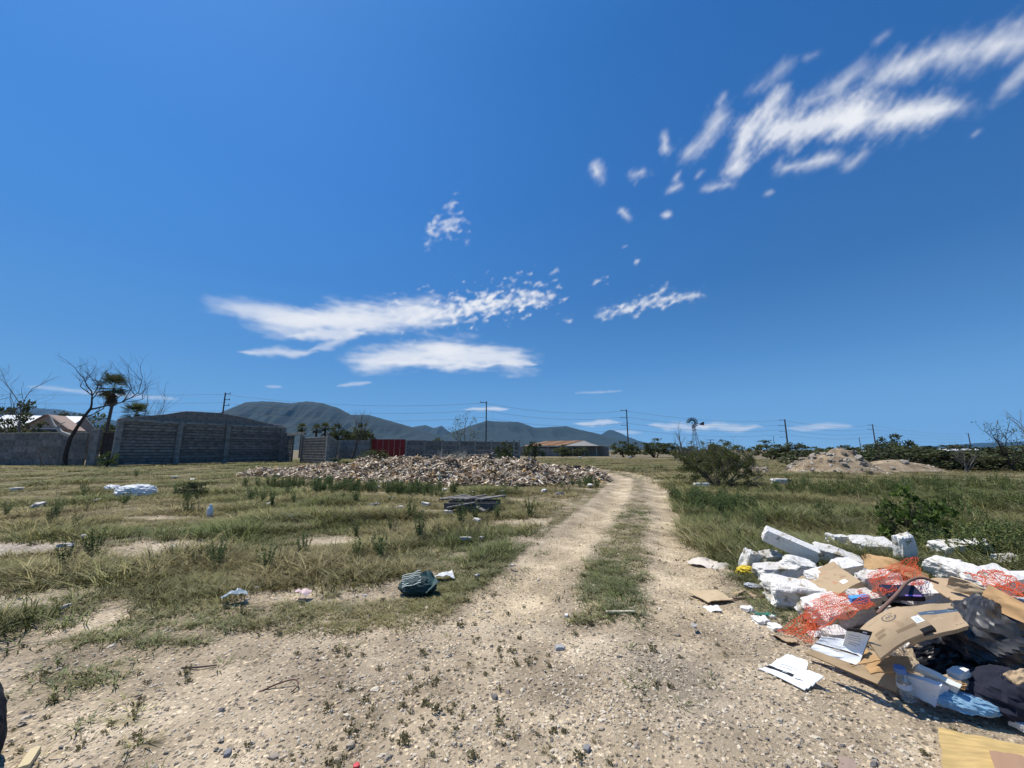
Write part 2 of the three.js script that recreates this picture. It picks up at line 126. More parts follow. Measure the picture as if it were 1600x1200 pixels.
// a sheet of real thickness through four corners; rumple(u, v) lifts it
function sheetG(c, th = 0.006, nu = 10, nv = 10, rumple = () => 0, edge = () => 0) {
  const [a, b, d, e] = c.map(p => V(...p)), nrm = b.clone().sub(a).cross(e.clone().sub(a)).normalize(); if (nrm.y < 0) nrm.negate();
  const P = (u, v) => { u += edge(v) * (u > .5 ? 1 : -1) * Math.abs(u - .5) * 2; const top = a.clone().lerp(b, u), bot = e.clone().lerp(d, u); return top.lerp(bot, v).addScaledVector(nrm, rumple(u, v)); };
  const pos = [], uv = [], idx = [], N = (nu + 1) * (nv + 1);
  for (const s of [0.5, -0.5]) for (let j = 0; j <= nv; j++) for (let i = 0; i <= nu; i++) { const p = P(i / nu, j / nv).addScaledVector(nrm, s * th); pos.push(p.x, p.y, p.z); uv.push(i / nu, 1 - j / nv); }
  const id = (s, i, j) => s * N + j * (nu + 1) + i;
  for (let j = 0; j < nv; j++) for (let i = 0; i < nu; i++) { idx.push(id(0, i, j), id(0, i, j + 1), id(0, i + 1, j), id(0, i + 1, j), id(0, i, j + 1), id(0, i + 1, j + 1)); idx.push(id(1, i, j), id(1, i + 1, j), id(1, i, j + 1), id(1, i + 1, j), id(1, i + 1, j + 1), id(1, i, j + 1)); }
  const rim = (i0, j0, i1, j1) => idx.push(id(0, i0, j0), id(0, i1, j1), id(1, i0, j0), id(0, i1, j1), id(1, i1, j1), id(1, i0, j0));
  for (let i = 0; i < nu; i++) { rim(i, 0, i + 1, 0); rim(i + 1, nv, i, nv); } for (let j = 0; j < nv; j++) { rim(0, j + 1, 0, j); rim(nu, j, nu, j + 1); }
  const g = new THREE.BufferGeometry(); g.setAttribute('position', new THREE.Float32BufferAttribute(pos, 3)); g.setAttribute('uv', new THREE.Float32BufferAttribute(uv, 2)); g.setIndex(idx); return toCreasedNormals(g.toNonIndexed(), 0.7);
}
// a broken block: box with rounded, chipped and dented surface
function lumpG(w, h, d, seed, chip = 0.12, seg = 9, round = 0.5) {
  const g = new THREE.BoxGeometry(1, 1, 1, seg, seg, seg); g.deleteAttribute('normal'); g.deleteAttribute('uv'); const m = mergeVertices(g), p = m.attributes.position;
  for (let i = 0; i < p.count; i++) {
    let x = p.getX(i), y = p.getY(i), z = p.getZ(i); const l = Math.hypot(x, y, z), k = 0.5 / l * 1.18, rr = round * Math.pow(l / 0.866, 3); x = mix(x, x * k, rr); y = mix(y, y * k, rr); z = mix(z, z * k, rr);
    const f = 1 + chip * (2.2 * fbm(x * 1.7 + seed, y * 1.7, z * 1.7 + seed * .3, 2) + 1.2 * fbm(x * 5 + seed, y * 5, z * 5, 3)); p.setXYZ(i, x * w * f, y * h * f, z * d * f);
  }
  const o = toCreasedNormals(m.toNonIndexed(), 0.55), q = o.attributes.position, uv = []; for (let i = 0; i < q.count; i++) uv.push(q.getX(i) + q.getZ(i) * .5, q.getY(i) + q.getZ(i) * .5); o.setAttribute('uv', new THREE.Float32BufferAttribute(uv, 2)); return o;
}
// ---------- ground ----------
function inPoly(x, z, P) { let r = false; for (let i = 0, j = P.length - 1; i < P.length; j = i++) { const [xi, zi] = P[i], [xj, zj] = P[j]; if ((zi > z) !== (zj > z) && x < (xj - xi) * (z - zi) / (zj - zi) + xi) r = !r; } return r; }
function segDist(x, z, L) { let best = 1e9; for (let i = 0; i < L.length - 1; i++) { const [ax, az] = L[i], [bx, bz] = L[i + 1], dx = bx - ax, dz = bz - az, t = clamp(((x - ax) * dx + (z - az) * dz) / (dx * dx + dz * dz), 0, 1); best = Math.min(best, Math.hypot(x - ax - dx * t, z - az - dz * t)); } return best; }
const RUT_L = [[-0.7, 1], [-0.65, -2.26], [-0.22, -3.6], [0.22, -4.83], [0.55, -5.86], [1.19, -7.49], [2.8, -11.6], [4.98, -17.6], [6.3, -22.2], [6.5, -28.5], [4.06, -31.2], [-2, -34], [-8, -38]];
const RUT_R = [[1.1, 1], [1.14, -2.26], [1.64, -3.6], [2.04, -4.63], [2.43, -5.86], [2.99, -7.49], [4.1, -10.5], [5.57, -15], [7.4, -21.3], [8.3, -27.7], [7.2, -33], [2, -37], [-6, -41]];
const GRASS_L = [[-30, -1], [-4.6, -2.6], [-4.1, -3.39], [-3.88, -3.9], [-3.2, -4.2], [-2.5, -4.63], [-1.26, -4.55], [-0.87, -5.56], [-0.1, -6.3], [1.1, -10], [3.2, -16.2], [5.3, -22.5], [5.3, -28], [3, -30.2], [-9, -36], [-300, -60], [-300, -1]];
const GRASS_R = [[300, -0.5], [8, -0.9], [6.2, -3.0], [4.4, -4.5], [2.95, -4.95], [2.75, -5.6], [3.1, -7], [4.35, -10.5], [5.95, -15], [8, -21.3], [9.2, -28], [8.2, -34], [3, -39], [-8, -43], [-300, -64], [-300, -400], [300, -400]];
const EDGE_L = GRASS_L.slice(1, 14);
const BARE = [[-5.6, -6.7, 2.0, .9], [-8.4, -6.6, 1.8, .8], [-3.4, -7.2, .9, .6], [-5.5, -4.4, 1.2, .5], [-8.5, -9.7, 1.6, .5], [-4.6, -8.6, 1.2, .5], [-12, -8.0, 1.5, .5], [-2.6, -10.5, 1.3, .5], [0.2, -9, 1.2, .5]];
const RUBBLE = [[-15, -24.5], [-11, -24], [-7, -22.3], [-3, -21.2], [0.5, -20.8], [3.4, -21.2]];
const RUB_H = (x, z) => { const d = segDist(x, z, RUBBLE), w = mix(2.2, 4.4, sm(-15, -4, x)) * mix(1, 0.6, sm(0, 4.5, x)); return 1.05 * mix(.4, 1, sm(-15, -5, x)) * mix(1, .55, sm(-1, 4, x)) * sm(w, w * 0.18, d); };
const DIRT_H = (x, z) => { const a = Math.hypot((x - 22.6) / 3.6, (z + 27.5) / 3.2), b = Math.hypot((x - 27) / 4.6, (z + 28) / 2.6), c = Math.hypot((x - 17.2) / 2.0, (z + 28.5) / 1.4); return Math.max(1.75 * sm(1, .05, a), .95 * sm(1, .1, b), .5 * sm(1, .1, c)); };
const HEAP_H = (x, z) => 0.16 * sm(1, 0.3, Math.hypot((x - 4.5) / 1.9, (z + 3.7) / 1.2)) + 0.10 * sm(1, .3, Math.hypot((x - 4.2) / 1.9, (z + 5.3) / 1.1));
function H(x, z) {
  const r = Math.hypot(x, z), near = 1 - sm(40, 120, r);
  let h = near * (0.05 * fbm(x * 0.18, 2.2, z * 0.18, 3) + 0.035 * fbm(x * 0.9, 5.1, z * 0.9, 3));
  if (r < 14) h += (0.022 * fbm(x * 3.3, 1.1, z * 3.3, 2) + 0.016 * fbm(x * 8.5, 1.1, z * 8.5, 2)) * (1 - sm(8, 14, r));
  if (z > -40 && x > -12 && x < 14) { const w = sm(-3, -6, z); h -= w * 0.045 * (sm(.55, .1, segDist(x, z, RUT_L)) + sm(.5, .1, segDist(x, z, RUT_R))); }
  h += RUB_H(x, z) * (0.85 + 1.3 * fbm(x * .55, 9, z * .55, 3)) + DIRT_H(x, z) * (0.9 + 0.7 * fbm(x * .6, 4, z * .6, 4)) + HEAP_H(x, z);
  h += 0.55 * sm(1, .1, Math.hypot((x + 3.4) / 3.2, (z + 24.6) / 2.2));
  return h;
}
function bareAt(x, z) { let b = 0; for (const [bx, bz, rx, rz] of BARE) b = Math.max(b, sm(1.15, .45, Math.hypot((x - bx) / rx, (z - bz) / rz) + 0.5 * fbm(x * 1.3, 3, z * 1.3, 3))); return b; }
const ISLANDS = [[-3.1, -3.05, .4, .13], [-2.35, -2.62, .25, .07], [-3.6, -3.65, .5, .16], [-2.0, -2.45, .1, .06], [-2.9, -3.6, .4, .12], [-1.6, -3.9, .3, .1], [1.12, -2.85, .09, .06], [1.3, -4.3, .2, .08]];
// how much grass grows at a spot, 0..1, and how green it is
function grassAt(x, z) {
  const r = Math.hypot(x, z), wob = 0.03 * r + 0.22, wx = x + wob * 2 * fbm(x * .7, 11, z * .7, 3), wz = z + wob * 2 * fbm(x * .7, 17, z * .7, 3);
  if (RUB_H(x, z) > 0.1 || DIRT_H(x, z) > 0.16 || (HEAP_H(x, z) > .03 && z > -4.7)) return 0;
  let d = 0;
  if (inPoly(wx, wz, GRASS_L)) d = clamp(0.56 + 1.2 * fbm(x * .35, 6, z * .35, 4) + 1.3 * fbm(x * 1.3, 16, z * 1.3, 3), 0.08, 1) * (1 - .95 * bareAt(x, z)) * mix(.16, 1, sm(0, 1.0, segDist(x, z, EDGE_L)));
  else if (inPoly(wx, wz, GRASS_R)) d = clamp(0.85 + 0.9 * fbm(x * .3, 8, z * .3, 3), 0.3, 1);
  else {
    const dl = segDist(x, z, RUT_L), dr = segDist(x, z, RUT_R);
    if (z < -3.3 && z > -34) { const m = sm(.22, .7, Math.min(dl, dr)) * sm(-3.3, -5.6, z); const between = dl + dr < 2.9; d = m * (between ? clamp(0.27 + 2.3 * fbm(x * 2.1, 2, z * 1.1, 3), .24, .7) * sm(1.15, .3, Math.abs(dl - dr)) : clamp(.5 + 1.3 * fbm(x * .9, 2, z * .9, 3), 0, .7)); }
    if (z < -30) d = Math.max(d, .6 * sm(.35, .8, Math.min(dl, dr)));
  }
  if (z > -36 && z < -4 && x > -8 && x < 12) d *= sm(.2, .55, Math.min(segDist(x, z, RUT_L), segDist(x, z, RUT_R)) + .25 * fbm(x * 2, 5, z * 2, 2));
  for (const [ix, iz, rx, rz] of ISLANDS) if (Math.abs(x - ix) < 1.2) d = Math.max(d, .6 * sm(1.1, .3, Math.hypot((x - ix) / rx, (z - iz) / rz) + 1.1 * Math.abs(fbm(x * 2.5, 3, z * 2.5, 2))));
  return d;
}
const lushAt = (x, z) => { const right = x > 2.3 - z * 0.17 + 0 ? 1 : 0; const n = fbm(x * .25 + 5, 3, z * .25, 3); return right ? clamp(.72 + 1.2 * n - sm(-9, -26, z) * .4, 0, 1) : clamp(.46 + 1.6 * n + .2 * sm(-12, -6, z), 0, 1); };
const groundTex = (() => { const R = rng(77), size = 2048, spots = new Float32Array(size * size);
  for (let k = 0; k < 110000; k++) { const x = R() * size, y = R() * size, r = 1.0 + 3.6 * R() ** 3, v = (R() < .5 ? .8 : -1) * (0.08 + .26 * R() ** 1.5), e = .6 + .4 * R(), a = R() * 3.14, ca = Math.cos(a), sa = Math.sin(a); for (let j = -Math.ceil(r); j <= r; j++) for (let i = -Math.ceil(r); i <= r; i++) { const u = i * ca + j * sa, w = (-i * sa + j * ca) / e; if (u * u + w * w <= r * r) spots[((y + j + size) & 2047) * size + ((x + i + size) & 2047)] = v; } }
  const tint = new Float32Array(size * size);
  const lo = 256, low = new Float32Array(lo * lo); for (let j = 0; j < lo; j++) for (let i = 0; i < lo; i++) low[j * lo + i] = pfbm(i / lo, j / lo, 14, 5, 2.5);
  const lowAt = (u, v) => { const x = u * lo, y = v * lo, i = x | 0, j = y | 0, a = x - i, b = y - j, g = (p, q) => low[(q % lo) * lo + (p % lo)]; return mix(mix(g(i, j), g(i + 1, j), a), mix(g(i, j + 1), g(i + 1, j + 1), a), b); };
  const bump = new Float32Array(size * size);
  const map = tileTex(size, (u, v, i, j) => { const l = lowAt(u, v), s = spots[j * size + i], f = 0.72 + 0.34 * l + 0.14 * (R() - .5) + s; bump[j * size + i] = .5 + .5 * l + s * .7 + .12 * (R() - .5); return [f, f * (0.975 + .02 * l), f * (0.94 + .05 * l)]; });
  const b = tileTex(1024, (u, v, i, j) => { const k = clamp(bump[(j * 2) * size + i * 2], 0, 1); return [k, k, k]; }, false);
  return { map, b };
})();
{
  const axis = (near, grow, max) => { const a = [0]; let s = near; while (a[a.length - 1] < max) { a.push(a[a.length - 1] + s); const v = a[a.length - 1]; s = Math.max(near, near * (1 + (v - 4.5) * grow)); if (v > 45) s *= 1.0 + (v - 45) * .06; s = Math.min(s, Math.max(1, max - v)); } return a; };
  const xp = axis(0.045, 0.24, 11000), xs = [...xp.slice(1).reverse().map(v => -v), ...xp], zp = axis(0.045, 0.24, 13000), zs = [-4000, -1000, -200, -60, -20, -8, -4, -2, -1, -.4, ...zp].map(v => -v);
  const nx = xs.length, nz = zs.length, pos = new Float32Array(nx * nz * 3), uv = new Float32Array(nx * nz * 2), col = new Float32Array(nx * nz * 3), idx = [];
  for (let j = 0; j < nz; j++) for (let i = 0; i < nx; i++) {
    const x = xs[i], z = zs[j], o = j * nx + i; pos.set([x, H(x, z), z], o * 3); uv.set([x / 7, z / 7], o * 2);
    const r = Math.hypot(x, z), n = fbm(x * .5, 1, z * .5, 4), n2 = fbm(x * .06, 1, z * .06, 3);
    let c = [0.475, 0.402, 0.297]; // dusty sand
    const gr = r > 300 ? .85 : grassAt(x, z), soil = [0.30, 0.245, 0.16], straw = [0.15 + .07 * n2, 0.132 + .05 * n2, 0.06 + .02 * n2];
    const mn = (t, e) => c = c.map((v, k) => mix(v, e[k], t));
    mn(clamp(.4 + 1.6 * n, 0, 1) * .6, [0.38, 0.31, 0.205]);
    mn(sm(.1, .8, gr) * .8, soil); mn(.62 * sm(.05, .5, gr), straw);
    if (x < 14 && x > -10 && z > -36 && z < -4) { const t = Math.max(sm(.6, .15, segDist(x, z, RUT_L)), sm(.55, .15, segDist(x, z, RUT_R))); mn(t * .7, [0.56, .465, .315]); }
    // grey gravel strewn between the wheel lines and ash patches at the left
    mn(.75 * sm(1, .3, Math.hypot((x - 1.15) / .5, (z + 3.1) / .85) + .5 * n), [.45, .40, .32]);
    mn(.8 * sm(1, .5, Math.hypot((x + 8.4) / 1.5, (z + 6.5) / .7) + .4 * n), [.50, .46, .42]); mn(.6 * sm(1, .4, Math.hypot((x + 5.6) / 1.2, (z + 4.35) / .45) + .4 * n), [.56, .49, .41]);
    const rb = RUB_H(x, z), dh = DIRT_H(x, z); mn(sm(.08, .3, rb), [.26, .22, .17]); mn(sm(.1, .4, dh), [.33 + .2 * n, .265 + .16 * n, .18 + .11 * n]);
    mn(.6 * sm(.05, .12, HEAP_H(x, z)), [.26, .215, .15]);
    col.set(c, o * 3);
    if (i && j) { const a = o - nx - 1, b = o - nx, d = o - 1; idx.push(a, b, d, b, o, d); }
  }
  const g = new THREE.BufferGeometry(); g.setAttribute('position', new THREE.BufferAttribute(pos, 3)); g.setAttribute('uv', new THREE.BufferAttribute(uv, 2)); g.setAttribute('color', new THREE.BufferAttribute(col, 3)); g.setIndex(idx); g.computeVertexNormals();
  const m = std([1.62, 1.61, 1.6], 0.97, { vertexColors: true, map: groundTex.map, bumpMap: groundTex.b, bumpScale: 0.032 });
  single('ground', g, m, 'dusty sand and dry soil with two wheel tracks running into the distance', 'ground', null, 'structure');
  console.log('ground', nx, nz);
}
// ---------- mountains ----------
RIDGES.forEach(([name, dist, ridge], k) => {
  const nx = 260, nz = 34, pos = [], idx = [], depth = dist * .30, x0 = ridge[0][0], x1 = ridge[ridge.length - 1][0];
  const top = x => { let i = 0; while (i < ridge.length - 2 && ridge[i + 1][0] < x) i++; const a = ridge[i], b = ridge[i + 1], t = clamp((x - a[0]) / (b[0] - a[0]), 0, 1); return Math.max(0, mix(a[1], b[1], t)); };
  for (let j = 0; j <= nz; j++) for (let i = 0; i <= nx; i++) {
    const v = j / nz * 2 - 1, w = Math.abs(v), s = 1 - w, x = mix(x0, x1, i / nx) , f = dist / 5000, gl = Math.abs(fbm(x / (260 * f) + k * 9 + v * .6, v * 1.7, 1.2, 4));
    const hh = top(x); let y = hh * Math.pow(s, 1.15) * (1 - .8 * gl * sm(0, .25, w) * sm(1, .7, w)) + hh * .018 * fbm(x / (60 * f), v * 3, 7, 3) * (w < .95 ? 1 : 0); if (w > .97) y = -20;
    pos.push(x, y, -dist + v * -depth);
  }
  for (let j = 0; j < nz; j++) for (let i = 0; i < nx; i++) { const a = j * (nx + 1) + i, b = a + nx + 1; idx.push(a, a + 1, b, b, a + 1, b + 1); }
  const g = new THREE.BufferGeometry(); g.setAttribute('position', new THREE.Float32BufferAttribute(pos, 3)); g.setIndex(idx); g.computeVertexNormals();
  const labels = ['broad flat-topped mountain behind the grey shed', 'small far double-peaked ridge between two larger mountains', 'long serrated mountain ridge behind the rusty-roofed stable', 'pale far pointed peak behind the end of the long ridge', 'faint far hills behind the bare leaning tree', 'faint blue far hills behind the bare trees by the hedge'];
  single('mountain', g, std([.015, .03, .029], 1), labels[k], 'mountain', null, 'structure');
});
// ---------- walls and buildings ----------
const concTex = tileTex(512, (u, v) => { const a = pfbm(u, v, 6, 5, 1.5), b = pfbm(u, v, 40, 3, 4.5), f = .79 + .38 * a + .18 * b; return [f, f, f * .99]; });
const concMat = (c) => std(c, .95, { map: concTex, bumpMap: concTex, bumpScale: .012 });
const M = { slab: concMat([.37, .34, .305]), slab2: concMat([.31, .285, .255]), slab3: concMat([.42, .385, .345]), column: concMat([.42, .39, .345]), block: concMat([.27, .248, .22]), pale: concMat([.48, .45, .40]), gable: concMat([.34, .315, .28]) };
const wallAxis = (a, b) => { const dx = b[0] - a[0], dz = b[1] - a[1], L = Math.hypot(dx, dz); return { L, turn: -Math.atan2(dz, dx) }; };
// a thing whose local x runs from a to b along the wall, y up
function slabWall(o, x0, x1, h, nSlab, y0 = 0, z = 0) { const s = (h - y0) / nSlab, r = rng(x0 * 100 + 7); for (let k = 0; k < nSlab; k++) part(o, 'slab', boxG(x1 - x0, s - .055, .13, (x0 + x1) / 2, y0 + s * (k + .5), z + (r() - .5) * .035, 0, (r() - .5) * .05 + .2, 0, 2, .02), [M.slab, M.slab2, M.slab3][(r() * 3) | 0]); part(o, 'added_backing', boxG(x1 - x0 + .1, h - y0 - .05, .06, (x0 + x1) / 2, (h + y0) / 2, z - .13), M.slab2); }  // panel behind the slabs is added to stop sunlight leaking through their gaps
{ // shed: gable-topped end wall of ribbed slabs between concrete columns
  const a = [-39, -38.3], b = [-31, -52.3], { L, turn } = wallAxis(a, b), o = thing('shed', 'tall grey ribbed concrete shed wall with gable top and four columns', 'shed', [a[0], 0, a[1]], turn);
  const H4 = 4.6, xs = [0, L * .30, L * .59, L];
  for (let i = 0; i < 3; i++) slabWall(o, xs[i] + .22, xs[i + 1] - .22, 4.45, 14, .1, 0);
  xs.forEach((x, i) => part(o, 'column', boxG(i === 3 ? .6 : .45, H4 + .05, .45, x, H4 / 2, 0.12, 0, 0, 0, 2, .03), M.column));
  const s = new THREE.Shape([[-.2, 4.5], [0, 4.72], [3.4, 5.35], [5.2, 5.85], [8.6, 5.95], [11.2, 5.6], [14, 5.05], [L + .2, 4.75], [L + .2, 4.5]].map(p => new THREE.Vector2(...p)));
  part(o, 'gable', xf(new THREE.ExtrudeGeometry(s, { depth: .22, bevelEnabled: true, bevelSize: .02, bevelThickness: .02, bevelSegments: 1 }), 0, 0, -.3), M.gable);
  part(o, 'beam', boxG(L + .4, .22, .3, L / 2, 4.55, .06, 0, 0, 0, 2, .02), M.pale);
  part(o, 'side_wall', boxG(.25, 4.5, 4.5, 4.2, 2.25, -2.6), M.block); part(o, 'side_wall', boxG(.25, 4.5, 4.5, L - 1, 2.25, -2.6), M.block);
  const r = rng(3); for (let k = 0; k < 3; k++) part(o, 'roof_rafter', boxG(.12, .18, 4.4, 6 + k * 3.5, 4.4, -2.6), M.block);
}
{ // low wall with a doorway, then turning back towards the gate
  const a = [-30.3, -52.2], b = [-20.4, -43.3], { L, turn } = wallAxis(a, b), o = thing('doorway_wall', 'low grey slab wall with open doorway beside the tall shed', 'wall', [a[0], 0, a[1]], turn);
  slabWall(o, L * .44, L - .25, 3.1, 10, .05); slabWall(o, .3, L * .17, 3.5, 11, .05); part(o, 'lintel', boxG(L * .46, .3, .3, L * .24, 3.6, 0, 0, 0, 0, 2, .02), M.column);
  part(o, 'column', boxG(.4, 3.9, .4, .05, 1.95, .05, 0, 0, 0, 2, .03), M.column); part(o, 'column', boxG(.35, 3.2, .35, L, 1.6, .1, 0, 0, 0, 2, .03), M.column); part(o, 'column', boxG(.25, 3.3, .3, L * .43, 1.65, .02, 0, 0, 0, 2, .03), M.block);
  const c = [-31.2, -69.3], w2 = wallAxis(b, c), p = thing('side_wall', 'grey slab wall running back from the doorway wall towards the red gate', 'wall', [b[0], 0, b[1]], w2.turn);
  const n = 5; for (let i = 0; i < n; i++) { slabWall(p, w2.L * i / n + .2, w2.L * (i + 1) / n - .2, 3.05, 8, .05); part(p, 'column', boxG(.3, 3.2, .3, w2.L * (i + 1) / n, 1.6, -.02, 0, 0, 0, 2, .03), M.column); }
}
{ // far wall with posts and the red gate
  const z = -70, o = thing('boundary_wall', 'long grey block wall with pale concrete posts behind the rubble heap', 'wall', [0, 0, z]);
  const xs = [-19.0, -15.7, -12.5, -9.4, -6.6, -3.7, -.9, .35, 1.3];
  for (let i = 0; i < xs.length - 1; i++) { const h = mix(3.3, 3.0, (xs[i] + 19) / 20); for (let k = 0; k < 4; k++) part(o, 'wall_panel', boxG(xs[i + 1] - xs[i] - .3, h / 4 - .025, .16, (xs[i] + xs[i + 1]) / 2, h / 4 * (k + .5), (k % 2) * .02, 0, 0, 0, 2, .015), [M.block, M.slab2, M.slab][(i + k) % 3]); }
  xs.forEach(x => part(o, 'post', boxG(.34, 3.35, .34, x, 1.68, .08, 0, 0, 0, 2, .03), M.pale));
  const l = thing('boundary_wall', 'short grey block wall beside the red gate', 'wall', [0, 0, z]); for (let k = 0; k < 4; k++) part(l, 'wall_panel', boxG(5.4, .82, .16, -28.6, .83 * (k + .5), 0, 0, 0, 0, 2, .015), [M.pale, M.slab3][k % 2]); part(l, 'post', boxG(.36, 3.7, .36, -25.65, 1.85, .08, 0, 0, 0, 2, .03), M.pale);
  const g = thing('red_gate', 'dark red sheet metal gate between two pale posts', 'gate', [-22.2, 0, z]), red = std([.46, .028, .02], .7, { map: concTex }), red2 = std([.42, .026, .018], .7, { map: concTex });
  for (let k = 0; k < 6; k++) part(g, 'gate_panel', boxG(.99, 2.95, .04, -2.55 + k * 1.02, 1.95, (k % 2) * .012, 0, 0, 0, 2, .008), k % 2 ? red : red2); part(g, 'rail', boxG(6.1, .1, .08, 0, 3.43, .03), red); part(g, 'rail', boxG(6.1, .1, .08, 0, .44, .03), red2);
  single('fence_post', tubeG([V(-24.9, 0, -68), V(-24.85, 3, -68), V(-24.75, 5.2, -68)], .07, .05), std([.05, .045, .04]), 'thin dark post standing above one end of the red gate', 'post');
}
{ // wall at the left edge with rusty gateway
  const o = thing('block_wall', 'plain dark grey block wall in front of the pink house', 'wall', [-72, 0, -45]), { L, turn } = wallAxis([-72, -45], [-43.3, -39.6]); o.rotation.y = turn;
  const n = 9; for (let i = 0; i < n; i++) { for (let k = 0; k < 5; k++) part(o, 'wall_panel', boxG(L / n - .03, .655, .2, L * (i + .5) / n, .66 * (k + .5), ((i + k) % 3) * .008, 0, 0, 0, 2, .012), [M.slab2, M.block, M.slab][(i * 2 + k) % 3]); }
  part(o, 'coping', boxG(L, .1, .3, L / 2, 3.35, 0, 0, 0, 0, 2, .02), M.pale);
  const p = thing('gateway', 'rusty brown sheet gateway between the dark wall and shed', 'gate', [-43.2, 0, -39.7]), w = wallAxis([-43.2, -39.7], [-39.2, -38.5]); p.rotation.y = w.turn;
  part(p, 'pier', boxG(1.3, 3.7, .3, .7, 1.85, -.1, 0, 0, 0, 2, .03), M.slab3); const rust = std([.075, .05, .04], .9, { map: concTex });
  for (let k = 0; k < 3; k++) part(p, 'gate_panel', boxG(.86, 2.5, .05, 1.85 + k * .89, 2.1, -.3 - (k % 2) * .03, 0, 0, 0, 2, .01), rust); part(p, 'sill', boxG(2.8, .14, .4, 2.75, .72, -.25, 0, 0, 0, 2, .02), M.pale); part(p, 'footing', boxG(2.8, .6, .3, 2.75, .32, -.25), M.block);
}
{ // pink house with white roof
  const o = thing('house', 'small pinkish house with white gable roof behind the dark wall', 'house', [-76.2, 0, -63], .28), pink = std([.42, .31, .25]), roof = std([.82, .82, .80], .6);
  part(o, 'wall', boxG(9.5, 4.9, 6, 0, 2.45, 0, 0, 0, 0, 3), pink); const s = new THREE.Shape([[-3.1, 4.85], [3.1, 4.85], [0, 7.0]].map(p => new THREE.Vector2(...p))); part(o, 'gable', xf(new THREE.ExtrudeGeometry(s, { depth: .2, bevelEnabled: false }), 0, 0, 0, 0, Math.PI / 2, 0).translate(4.6, 0, 0), pink);
  const gs = new THREE.Shape([[1.4, 4.6], [7.2, 4.6], [4.3, 6.9]].map(p => new THREE.Vector2(...p))); part(o, 'gable', xf(new THREE.ExtrudeGeometry(gs, { depth: 3.2, bevelEnabled: false }), 0, 0, 3.0), pink);
  part(o, 'roof', [boxG(10.2, .16, 3.9, -.2, 5.95, 1.6, 0, .6, 0), boxG(10.2, .16, 3.9, -.2, 5.95, -1.6, 0, -.6, 0)], roof);
  const win = part(o, 'window', boxG(3.0, 1.1, .08, 4.2, 4.15, 6.24), std([.015, .015, .015], .3)); part(win, 'frame', [boxG(3.2, .1, .12, 4.2, 4.75, 6.27), boxG(3.2, .1, .12, 4.2, 3.55, 6.27)], roof); part(o, 'eave', [boxG(3.6, .12, .5, 2.75, 5.75, 6.3, 0, 0, .67), boxG(3.6, .12, .5, 5.8, 5.75, 6.3, 0, 0, -.67)], std([.3, .22, .18]));
}
{ // long stable with rusty roof
  const o = thing('stable', 'long low stable with rusty orange roof and dark open lean-to', 'stable', [0, 0, -100]), rust = std([.30, .13, .045], .9, { map: concTex }), wood = std([.33, .30, .26]), dark = std([.28, .26, .23]), metal = std([.35, .36, .37], .5, { metalness: .3 });
  const roofQ = [[2.5, 2.55, 0], [13.2, 2.65, 0], [20, 4.2, -9], [9.5, 4.0, -9]]; for (let k = 0; k < 8; k++) { const f = (q, t) => roofQ[q].map((v, i) => mix(v, roofQ[q + 1 - 2 * (q > 1) * 0][i], t)); const A = k / 8 + .002, B = (k + 1) / 8 - .002, L = (p, q, t) => p.map((v, i) => mix(v, q[i], t)); part(o, 'roof_sheet', sheetG([L(roofQ[0], roofQ[1], A), L(roofQ[0], roofQ[1], B), L(roofQ[3], roofQ[2], B), L(roofQ[3], roofQ[2], A)], .06, 2, 2, () => (k % 2) * .03), k % 3 ? rust : std([.24, .15, .08], .9)); }
  part(o, 'gable', sheetG([[13.3, 2.5, -.1], [20.2, 4.15, -9], [24, 2.6, -9], [24, 2.4, -.2]], .1, 2, 2), std([.25, .24, .22])); for (let k = 0; k < 7; k++) part(o, 'board', boxG(1.45, 1.9, .08, 3.4 + k * 1.5, 1.05, -.2, 0, 0, 0, 2, .01), k % 2 ? wood : std([.28, .26, .23])); part(o, 'eave', boxG(11, .12, .5, 8, 2.5, .1), metal);
  for (let k = 0; k < 8; k++) part(o, 'post', boxG(.2, 2.5, .2, 3 + k * 3.1, 1.25, .3), wood); part(o, 'lean_to_roof', boxG(13.5, .12, 4.2, 19.2, 2.62, -1.6, 0, .02, 0), std([.16, .15, .14])); part(o, 'back_wall', boxG(24, 2.4, .2, 14, 1.2, -5), dark); part(o, 'partition', boxG(5, 2.2, .15, 20.5, 1.1, -3), dark);
}
// pale low roofs far at the right
[[62, -70, 9, 1.2], [71, -71, 6, 1.4], [80, -73, 4.5, 1.35], [91, -78, 6, 1.5]].forEach(([x, z, w, h], i) => { const o = thing('shack', ['long low shack with pale roof beyond the big bush', 'low shack with white roof near the leaning utility pole', 'small pale shack behind the dirt mound', 'pale flat-roofed shack beside the rounded dark tree'][i], 'shack', [x, 0, z], -.3); part(o, 'wall', boxG(w, h, 3, 0, h / 2, 0), std([.12, .10, .09])); part(o, 'roof', boxG(w + .5, .16, 3.6, 0, h + .14, 0, 0, .06, 0), std([.72, .72, .72], .6)); part(o, 'door', boxG(.8, h - .2, .06, w * .2, h / 2 - .1, 1.53), std([.03, .03, .03])); });
{ const o = thing('water_tank', 'dark cylindrical water tank on a low stand beside the windmill', 'tank', [50.9, 0, -99]), t = new THREE.CylinderGeometry(1.0, 1.0, 2.1, 20, 3); part(o, 'tank', xf(t, 0, 1.6, 0), std([.018, .016, .015], .6)); part(o, 'rim', xf(new THREE.TorusGeometry(1.0, .05, 6, 20), 0, 2.65, 0, Math.PI / 2), std([.03, .03, .03])); part(o, 'stand', boxG(2.4, .55, 2.4, 0, .27, 0), M.block); }
